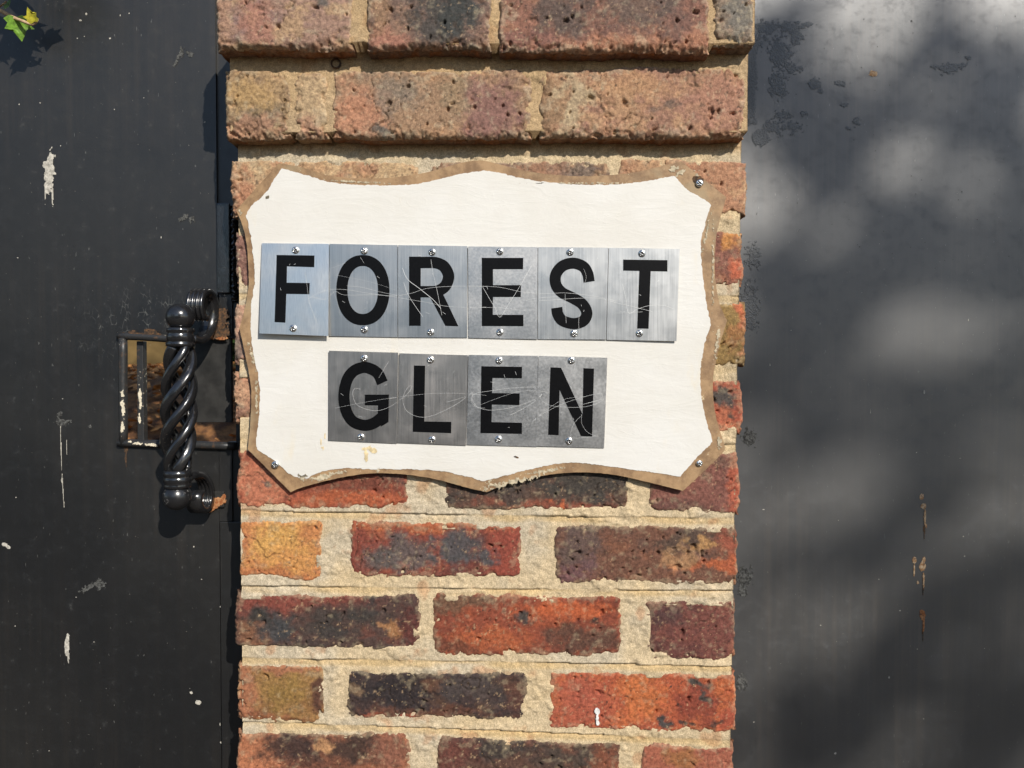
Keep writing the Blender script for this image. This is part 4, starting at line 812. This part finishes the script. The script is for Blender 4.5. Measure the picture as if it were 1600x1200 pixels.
# screws: a domed pan head with a cross recess, shared by all
def screw_mesh(name='screw', r=0.0040, h=0.0019):
    nr, ns = 11, 40; VV = [(0, 0, 0)]; hh = lambda q: h * math.sqrt(max(0, 1 - q * q * 0.92))
    def depth(q, a):
        x = q * math.cos(a); z = q * math.sin(a); arm = min(abs(x), abs(z)); far = max(abs(x), abs(z))
        return -0.0011 if arm < 0.13 and far < 0.60 else 0.0
    VV = [(0, -(h - 0.0012), 0)]; mats = []
    for i in range(1, nr + 1):
        q = i / nr
        for k in range(ns):
            a = 2 * math.pi * k / ns; VV.append((r * q * math.cos(a), -(hh(q) + depth(q, a)), r * q * math.sin(a)))
    for k in range(ns): a = 2 * math.pi * k / ns; VV.append((r * math.cos(a), 0.0012, r * math.sin(a)))
    F = [(0, 1 + (k + 1) % ns, 1 + k) for k in range(ns)]
    for i in range(nr):
        for k in range(ns): b = 1 + i * ns; F.append((b + k, b + (k + 1) % ns, b + ns + (k + 1) % ns, b + ns + k))
    me = bpy.data.meshes.new(name); me.from_pydata(VV, [], F); me.materials.append(M['screw']); me.materials.append(M['recess'])
    for p in me.polygons:
        c = p.center
        if min(abs(c.x), abs(c.z)) < 0.14 * r and max(abs(c.x), abs(c.z)) < 0.58 * r: p.material_index = 1
    bm = bmesh.new(); bm.from_mesh(me); bmesh.ops.recalc_face_normals(bm, faces=bm.faces); bm.to_mesh(me); bm.free()
    me.polygons.foreach_set('use_smooth', [True] * len(me.polygons)); return me
SCREW = screw_mesh()
def put_screw(loc, parent, scale=1.0):
    o = bpy.data.objects.new('screw', SCREW); COL.objects.link(o); o.parent = parent; o.matrix_parent_inverse = world_of(parent).inverted()
    o.location = loc; o.rotation_euler = (random.uniform(-.12, .12), random.uniform(0, 6.28), random.uniform(-.12, .12)); o.scale = (scale,) * 3; return o
put_screw(U(1093, 286, YS - .0016), sign, 1.05); put_screw(U(430, 726, YS - .0016), sign, 1.05); put_screw(U(1093, 724, YS - .0010), sign, 0.9)
splat('rust_patch', [(1090, 281, 9, 8, 0)], YS - .0002, M['rust_dark'], sign, 0.5, 0.0005, 0.0002, 57)

# letter plates: each aluminium tile carries a black letter, two screws and its share of the scratches
def letter_shapes(ch, row):
    A = lambda u, v: (340 + u * .2625, 230 + v * .2625); B = lambda u, v: (740 + u * .275, 230 + v * .275)
    Cc = lambda u, v: (340 + u * .2625, 530 + v * .2625); D = lambda u, v: (740 + u * .275, 530 + v * .275)
    P = lambda f, pts: [f(*p) for p in pts]
    if ch == 'F': return [P(A, [(355, 645), (573, 648), (572, 711), (410, 706), (408, 810), (545, 812), (543, 872), (406, 870), (400, 1041), (343, 1038)])], []
    if ch == 'T': return [P(B, [(853, 642), (1098, 645), (1098, 703), (1003, 701), (991, 1028), (933, 1027), (945, 700), (853, 698)])], []
    if ch == 'L': return [P(Cc, [(1172, 160), (1232, 161), (1227, 493), (1388, 495), (1387, 556), (1165, 548)])], []
    if ch == 'N': return [P(D, [(440, 163), (495, 165), (620, 430), (627, 168), (681, 170), (670, 550), (612, 547), (488, 285), (480, 542), (427, 540)])], []
    if ch == 'E' and row == 0: return [P(B, [(50, 632), (279, 632), (278, 690), (107, 690), (107, 787), (266, 787), (265, 848), (107, 848), (106, 955), (280, 956), (280, 1014), (50, 1013)])], []
    if ch == 'E': return [P(D, [(47, 157), (272, 160), (271, 219), (104, 217), (102, 309), (259, 311), (257, 371), (101, 368), (99, 474), (272, 478), (271, 535), (42, 530)])], []
    if ch == 'O':
        def ell(cx, cy, a, b, n=72):
            out = []
            for k in range(n):
                t = 2 * math.pi * k / n; c, s_ = math.cos(t), math.sin(t)
                out.append((cx + a * math.copysign(abs(c) ** 0.92, c), cy + b * math.copysign(abs(s_) ** 0.92, s_)))
            return out
        return [], [(P(A, ell(865, 851, 155, 206)), P(A, ell(864, 850, 94, 146)))]
    def sweep(f, pts, wd, n=10):
        C = np.array(spline(pts, n)); t = np.gradient(C, axis=0); t /= np.linalg.norm(t, axis=1)[:, None]; nn = np.stack([-t[:, 1], t[:, 0]], 1)
        return [f(*p) for p in C + nn * wd / 2] + [f(*p) for p in (C - nn * wd / 2)[::-1]]
    if ch == 'S': return [sweep(B, [(656, 762), (648, 718), (622, 678), (566, 659), (506, 675), (468, 722), (467, 778), (500, 824), (562, 856), (616, 890), (643, 938), (630, 980), (592, 1000), (548, 1000), (502, 983), (479, 950), (473, 915)], 57)], []
    if ch == 'G': return [sweep(Cc, [(980, 257), (955, 206), (915, 178), (868, 168), (810, 190), (770, 245), (752, 335), (765, 425), (805, 488), (868, 512), (925, 502), (975, 468)], 60), P(Cc, [(880, 333), (1016, 333), (1014, 491), (975, 515), (957, 470), (958, 391), (880, 390)])], []
    if ch == 'R': return [P(A, [(1143, 655), (1206, 655), (1205, 1060), (1143, 1060)]), sweep(A, [(1200, 687), (1250, 686), (1300, 688), (1345, 708), (1372, 752), (1372, 790), (1350, 832), (1305, 857), (1250, 860), (1200, 860)], 61), P(A, [(1262, 880), (1335, 868), (1428, 1062), (1358, 1060)])], []
def inflate(poly, d):
    p = np.array(poly, float); e = np.roll(p, -1, 0) - p; e /= np.linalg.norm(e, axis=1)[:, None] + 1e-9
    area = 0.5 * np.sum(p[:, 0] * np.roll(p[:, 1], -1) - np.roll(p[:, 0], -1) * p[:, 1]); sg = 1 if area > 0 else -1
    nn = np.stack([e[:, 1], -e[:, 0]], 1) * sg; pn = np.roll(nn, 1, 0); b = nn + pn; k = np.maximum(1 + np.sum(nn * pn, 1), 0.5)
    return [tuple(q) for q in p + b / k[:, None] * d]
def shape_mesh(name, polys, rings, p0, n, lift):
    polys = [inflate(p, 0.9) for p in polys]; rings = [(inflate(a, 0.9), inflate(b, -0.9)) for a, b in rings]
    bm = bmesh.new(); off = -n if n.y > 0 else n
    k = 0
    for poly in polys:
        top = [bm.verts.new(Uplane(a, b, p0, n) + off * (lift + 0.00004 * k)) for a, b in poly]; bot = [bm.verts.new(Uplane(a, b, p0, n) + off * 0.00002) for a, b in poly]
        bm.faces.new(top); m = len(top); k += 1
        for i in range(m): bm.faces.new((top[i], bot[i], bot[(i + 1) % m], top[(i + 1) % m]))
    for (o_, i_) in rings:
        T = [[bm.verts.new(Uplane(a, b, p0, n) + off * lift) for a, b in L] for L in (o_, i_)]; Bt = [[bm.verts.new(Uplane(a, b, p0, n) + off * 0.00002) for a, b in L] for L in (o_, i_)]; m = len(o_)
        for j in range(m):
            q = (j + 1) % m; bm.faces.new((T[0][j], T[0][q], T[1][q], T[1][j])); bm.faces.new((T[0][j], Bt[0][j], Bt[0][q], T[0][q])); bm.faces.new((T[1][q], Bt[1][q], Bt[1][j], T[1][j]))
    bm.normal_update(); bmesh.ops.triangulate(bm, faces=[f for f in bm.faces if len(f.verts) > 4], ngon_method='EAR_CLIP')
    return bm_mesh(name, bm)
A_ = lambda u, v: (340 + u * .2625, 230 + v * .2625); B_ = lambda u, v: (740 + u * .275, 230 + v * .275); C_ = lambda u, v: (340 + u * .2625, 530 + v * .2625); D_ = lambda u, v: (740 + u * .275, 530 + v * .275)
scr = [(A_, [(520, 730), (535, 840), (545, 920), (570, 990), (595, 1060)], .5), (A_, [(550, 895), (620, 860), (690, 846), (780, 850), (900, 870), (1040, 885), (1150, 870), (1250, 840), (1400, 828), (1600, 828)], .55), (A_, [(770, 825), (860, 835), (960, 860), (1070, 882)], .5), (A_, [(560, 890), (640, 905), (700, 860), (760, 880), (960, 880), (1100, 900), (1250, 925), (1350, 945), (1480, 954), (1600, 952)], .55),
    (A_, [(1100, 720), (1130, 785), (1200, 840), (1280, 905), (1330, 960)], 1.3), (A_, [(1108, 805), (1130, 870), (1180, 950), (1222, 1010)], .9), (A_, [(1270, 670), (1285, 760), (1310, 870), (1335, 1000)], .7), (A_, [(685, 848), (715, 930), (730, 1000)], .4), (A_, [(680, 720), (760, 690)], .4), (A_, [(850, 655), (872, 690)], .5),
    (B_, [(52, 795), (90, 860), (120, 910), (150, 965), (200, 890), (260, 795), (330, 672)], .75), (B_, [(0, 910), (120, 912), (220, 920), (305, 932)], .5), (B_, [(0, 790), (140, 795), (275, 822), (400, 832), (520, 828), (650, 842), (760, 862), (806, 875)], .55), (B_, [(480, 850), (380, 856), (302, 868), (330, 875), (450, 868), (600, 858), (720, 860), (810, 885), (900, 905), (1015, 934)], .6),
    (B_, [(845, 780), (862, 850), (880, 942), (930, 920), (1000, 900), (1080, 900), (1138, 920)], .7), (B_, [(795, 943), (880, 941), (960, 935)], .45), (B_, [(520, 835), (522, 920), (526, 1000)], .5), (B_, [(600, 950), (597, 1000), (600, 1055)], .5), (B_, [(625, 690), (640, 740), (620, 800)], .35), (A_, [(700, 760), (900, 800), (1060, 850)], .25),
    (C_, [(850, 297), (815, 295), (805, 330), (825, 385), (880, 415), (950, 425), (1020, 405), (1080, 365), (1130, 325), (1155, 285), (1140, 280), (1110, 325), (1105, 380), (1130, 430), (1190, 460), (1260, 460), (1350, 425), (1440, 375), (1515, 318), (1510, 370), (1545, 405), (1590, 410)], .8), (C_, [(700, 410), (850, 380), (1000, 355), (1150, 335), (1300, 322), (1500, 325), (1600, 335)], .5), (C_, [(1362, 375), (1450, 350), (1520, 325)], .7), (C_, [(1020, 355), (1075, 345)], .8),
    (D_, [(362, 272), (250, 275), (120, 290), (0, 315), (10, 375), (80, 402), (180, 395), (280, 370), (360, 335), (390, 312), (350, 350), (280, 395), (205, 432)], .8), (D_, [(40, 372), (150, 330), (250, 300), (350, 292), (430, 305)], .5), (D_, [(385, 310), (382, 340), (420, 370), (500, 385), (620, 385), (700, 365), (740, 340), (700, 350), (620, 370)], .7), (D_, [(340, 465), (400, 420), (500, 370), (600, 335), (700, 310), (728, 310), (720, 340), (640, 365)], .7), (D_, [(340, 460), (430, 390), (520, 340), (640, 325)], .5),
    (D_, [(615, 430), (570, 480), (553, 530), (560, 560), (620, 560), (700, 550)], .6), (D_, [(615, 425), (615, 480), (650, 530), (705, 552), (700, 545)], .6), (D_, [(578, 140), (568, 190)], .6), (C_, [(960, 230), (1020, 130)], .6)]
alu = [m_alu('brushed_aluminium', 0.38, (0.60, 0.60, 0.59)), m_alu('dull_aluminium', 0.40, (0.60, 0.59, 0.575), False), m_alu('bright_aluminium', 0.35, (0.86, 0.83, 0.78)), m_alu('warm_aluminium', 0.38, (0.64, 0.59, 0.54))]
plates = [  # letter, row, corner pixels TL TR BR BL, screws, tilt (left-right, up-down), metal, label
    ('F', 0, (409, 380, 514, 381, 513, 525, 405, 521), (462, 391, 458, 513), (.6, 3.4), 2, 'bright bluish aluminium plate with the letter F'), ('O', 0, (515, 381, 621, 383, 621, 527, 514, 525), (569, 392, 569, 515), (.3, -.2), 0, 'grey aluminium plate with the letter O'),
    ('R', 0, (622, 383, 730, 384.5, 730, 527.5, 622, 527), (675, 394, 673, 519), (.2, -.5), 0, 'grey aluminium plate with the letter R, deeply scratched'), ('E', 0, (731.5, 385, 840, 386, 839.5, 530, 732, 528), (781, 393, 781, 519), (-.3, -.4), 1, 'grey aluminium plate with the letter E in the upper row'),
    ('S', 0, (841, 386, 950.5, 387, 947, 530.5, 840.5, 530), (891, 394, 897, 521), (-.6, -.2), 0, 'aluminium plate with the letter S'), ('T', 0, (951.5, 387, 1062, 389, 1057, 533, 948, 531), (1003, 396, 999, 521), (-1.2, .3), 0, 'aluminium plate with the letter T'),
    ('G', 1, (514, 548, 622, 551, 620, 693, 513, 688), (569, 560, 564, 683), (.2, -.8), 3, 'warm grey aluminium plate with the letter G'), ('L', 1, (624, 552, 731, 555, 728, 696, 621, 692), (673, 562, 675, 687), (-.2, -.6), 3, 'smudged aluminium plate with the letter L'),
    ('E', 1, (732, 554.5, 840.5, 556, 838.5, 698, 729.5, 695), (780, 563, 779, 686), (0, -.8), 1, 'grey aluminium plate with the letter E in the lower row'), ('N', 1, (841.5, 556, 949, 559, 944, 700, 837, 697), (893, 563, 889, 689), (.3, -.6), 1, 'grey aluminium plate with the letter N')]
for (ch, row, q, sc_, tl, mi, lab) in plates:
    cx = (q[0] + q[2] + q[4] + q[6]) / 4; cy = (q[1] + q[3] + q[5] + q[7]) / 4; p0 = U(cx, cy, YS - 0.0020 - 0.052 * abs(math.tan(math.radians(tl[1]))) - 0.04 * abs(math.tan(math.radians(tl[0]))))
    n = Vector((math.tan(math.radians(tl[0])), -1, math.tan(math.radians(tl[1])))).normalized()
    bm = bmesh.new(); c4 = [Uplane(q[2 * i], q[2 * i + 1], p0, n) for i in range(4)]; f = [bm.verts.new(p) for p in c4]; g = [bm.verts.new(p + Vector((0, 0.0009, 0))) for p in c4]
    bm.faces.new(f); bm.faces.new(g[::-1])
    for i in range(4): bm.faces.new((f[i], g[i], g[(i + 1) % 4], f[(i + 1) % 4]))
    pl = obj('letter_plate', bm_mesh('letter_plate', bm), alu[mi], sign); pl['label'] = lab
    obj('letter', shape_mesh('letter', *letter_shapes(ch, row), p0, n, 0.00022), M['vinyl'], pl)
    for i in range(2): put_screw(Uplane(sc_[2 * i], sc_[2 * i + 1], p0, n) + n * 0.0004, pl)
    VV = []; QQ = []
    for f_, pts, wd in scr:
        wd *= 0.58 if row else 0.74
        S = np.array([f_(*p) for p in spline(pts, 12)]); ins = (S[:, 0] > max(q[0], q[6])) & (S[:, 0] < min(q[2], q[4])) & (S[:, 1] > max(q[1], q[3])) & (S[:, 1] < min(q[5], q[7]))
        t = np.gradient(S, axis=0); t /= np.linalg.norm(t, axis=1)[:, None] + 1e-9; nn = np.stack([-t[:, 1], t[:, 0]], 1) * wd * 0.31
        for i in range(len(S) - 1):
            if ins[i] and ins[i + 1]:
                b = len(VV)
                for (j, sg) in ((i, -1), (i, 1), (i + 1, 1), (i + 1, -1)):
                    w_ = S[j] + nn[j] * sg; VV.append(tuple(Uplane(w_[0], w_[1], p0, n) + n * 0.00042))
                QQ.append((b, b + 1, b + 2, b + 3))
    for i in range(4):                                  # a few short nicks
        a = random.uniform(q[0] + 15, q[2] - 15); b_ = random.uniform(q[1] + 15, q[5] - 15); l = random.uniform(2, 6); an = random.uniform(0, 3.1); b = len(VV)
        for (du, dv) in ((0, -.15), (0, .15), (l, .15), (l, -.15)):
            VV.append(tuple(Uplane(a + du * math.cos(an) - dv * math.sin(an), b_ + du * math.sin(an) + dv * math.cos(an), p0, n) + n * 0.00042))
        QQ.append((b, b + 1, b + 2, b + 3))
    o = obj('scratches', np_mesh('scratches', VV, QQ), M['scratch'], pl); o['kind'] = 'stuff'

# ------------------------------------------------------------------ white paint drip on an orange brick
splat('paint_drip', [(933, 1111, 5, 6, 0), (933, 1122, 2.4, 9, 0), (934, 1130, 3, 4, 0)], -0.0012, m_plain('white_paint_drip', (0.72, 0.70, 0.66), 0.6, 0.4), pillar, 0.25, 0.0006, 0.0005, 61)

# ------------------------------------------------------------------ ivy sprig hanging in at the top left
def ivy():
    Yi = YG - 0.040; e = empty('ivy_sprig', U(-30, -60, Yi)); tag(e, 'green ivy sprig with a yellow young leaf hanging over the left gate', 'ivy')
    lobes = [(0, -.05), (.28, -.12), (.55, .05), (.42, .22), (.62, .48), (.30, .50), (.18, .72), (0, 1.0), (-.18, .72), (-.30, .50), (-.62, .48), (-.42, .22), (-.55, .05), (-.28, -.12)]
    def leaf(px, py, size, ang, mat, yy=0.0, tilt=(0.2, 0.3)):
        c = U(px, py, Yi + yy); R = Matrix.Rotation(ang, 3, 'Y') @ Matrix.Rotation(tilt[0], 3, 'X') @ Matrix.Rotation(tilt[1], 3, 'Z'); bm = bmesh.new()
        mid = [bm.verts.new(c + R @ Vector((0, 0.06 * size * math.sin(t * 3), -t * size))) for t in (0.0, .33, .66)]
        ring = [bm.verts.new(c + R @ Vector((a * size, -0.22 * abs(a) * size + 0.10 * size * b * b, -b * size))) for a, b in lobes]; m = len(ring)
        near = lambda b: mid[0] if b < .2 else mid[1] if b < .5 else mid[2]
        for i in range(m):
            j = (i + 1) % m; ci, cj = near(lobes[i][1]), near(lobes[j][1])
            bm.faces.new((ci, ring[i], ring[j]))
            if ci is not cj: bm.faces.new((ci, ring[j], cj))
        bmesh.ops.subdivide_edges(bm, edges=list(bm.edges), cuts=1, use_grid_fill=True)
        obj('leaf', bm_mesh('leaf', bm), mat, e, True)
    bm = bmesh.new()
    add_tube(bm, [Vector(p) for p in spline([tuple(U(a, b, Yi + y)) for a, b, y in [(-60, -60, .0), (-25, 0, .0), (0, 16, 0), (20, 27, 0), (38, 34, -.003), (50, 38, 0), (57, 33, 0), (58, 29, 0)]], 6)], [.0022] * 20 + [.0019] * 23, 8)
    add_tube(bm, [U(-5, 14, Yi), U(4, 7, Yi), U(10, 2, Yi)], .001, 6); add_tube(bm, [U(20, 27, Yi), U(22, 29, Yi - .002), U(23, 31, Yi)], .001, 6)
    obj('stem', bm_mesh('stem', bm), M['stem'], e, True)
    leaf(25, 28, .025, -0.1, M['leaf'], 0, (0.3, 0.75)); leaf(53, 33, .0150, 2.85, M['young'], -.003, (-.5, .2)); leaf(13, 10, .013, 2.9, M['leaf'], -.004, (.4, .4))
    for (a, b, sz, an) in ((28, -66, .036, .3), (5, -70, .042, -.4), (46, -92, .040, .9), (14, -100, .046, -.2), (-18, -48, .034, .6), (62, -72, .024, -.9), (-30, -110, .05, .5), (38, -120, .05, 1.2), (20, -48, .020, .1)):
        leaf(a, b, sz, an, M['leaf'], -.036, (.4, .2))
ivy()
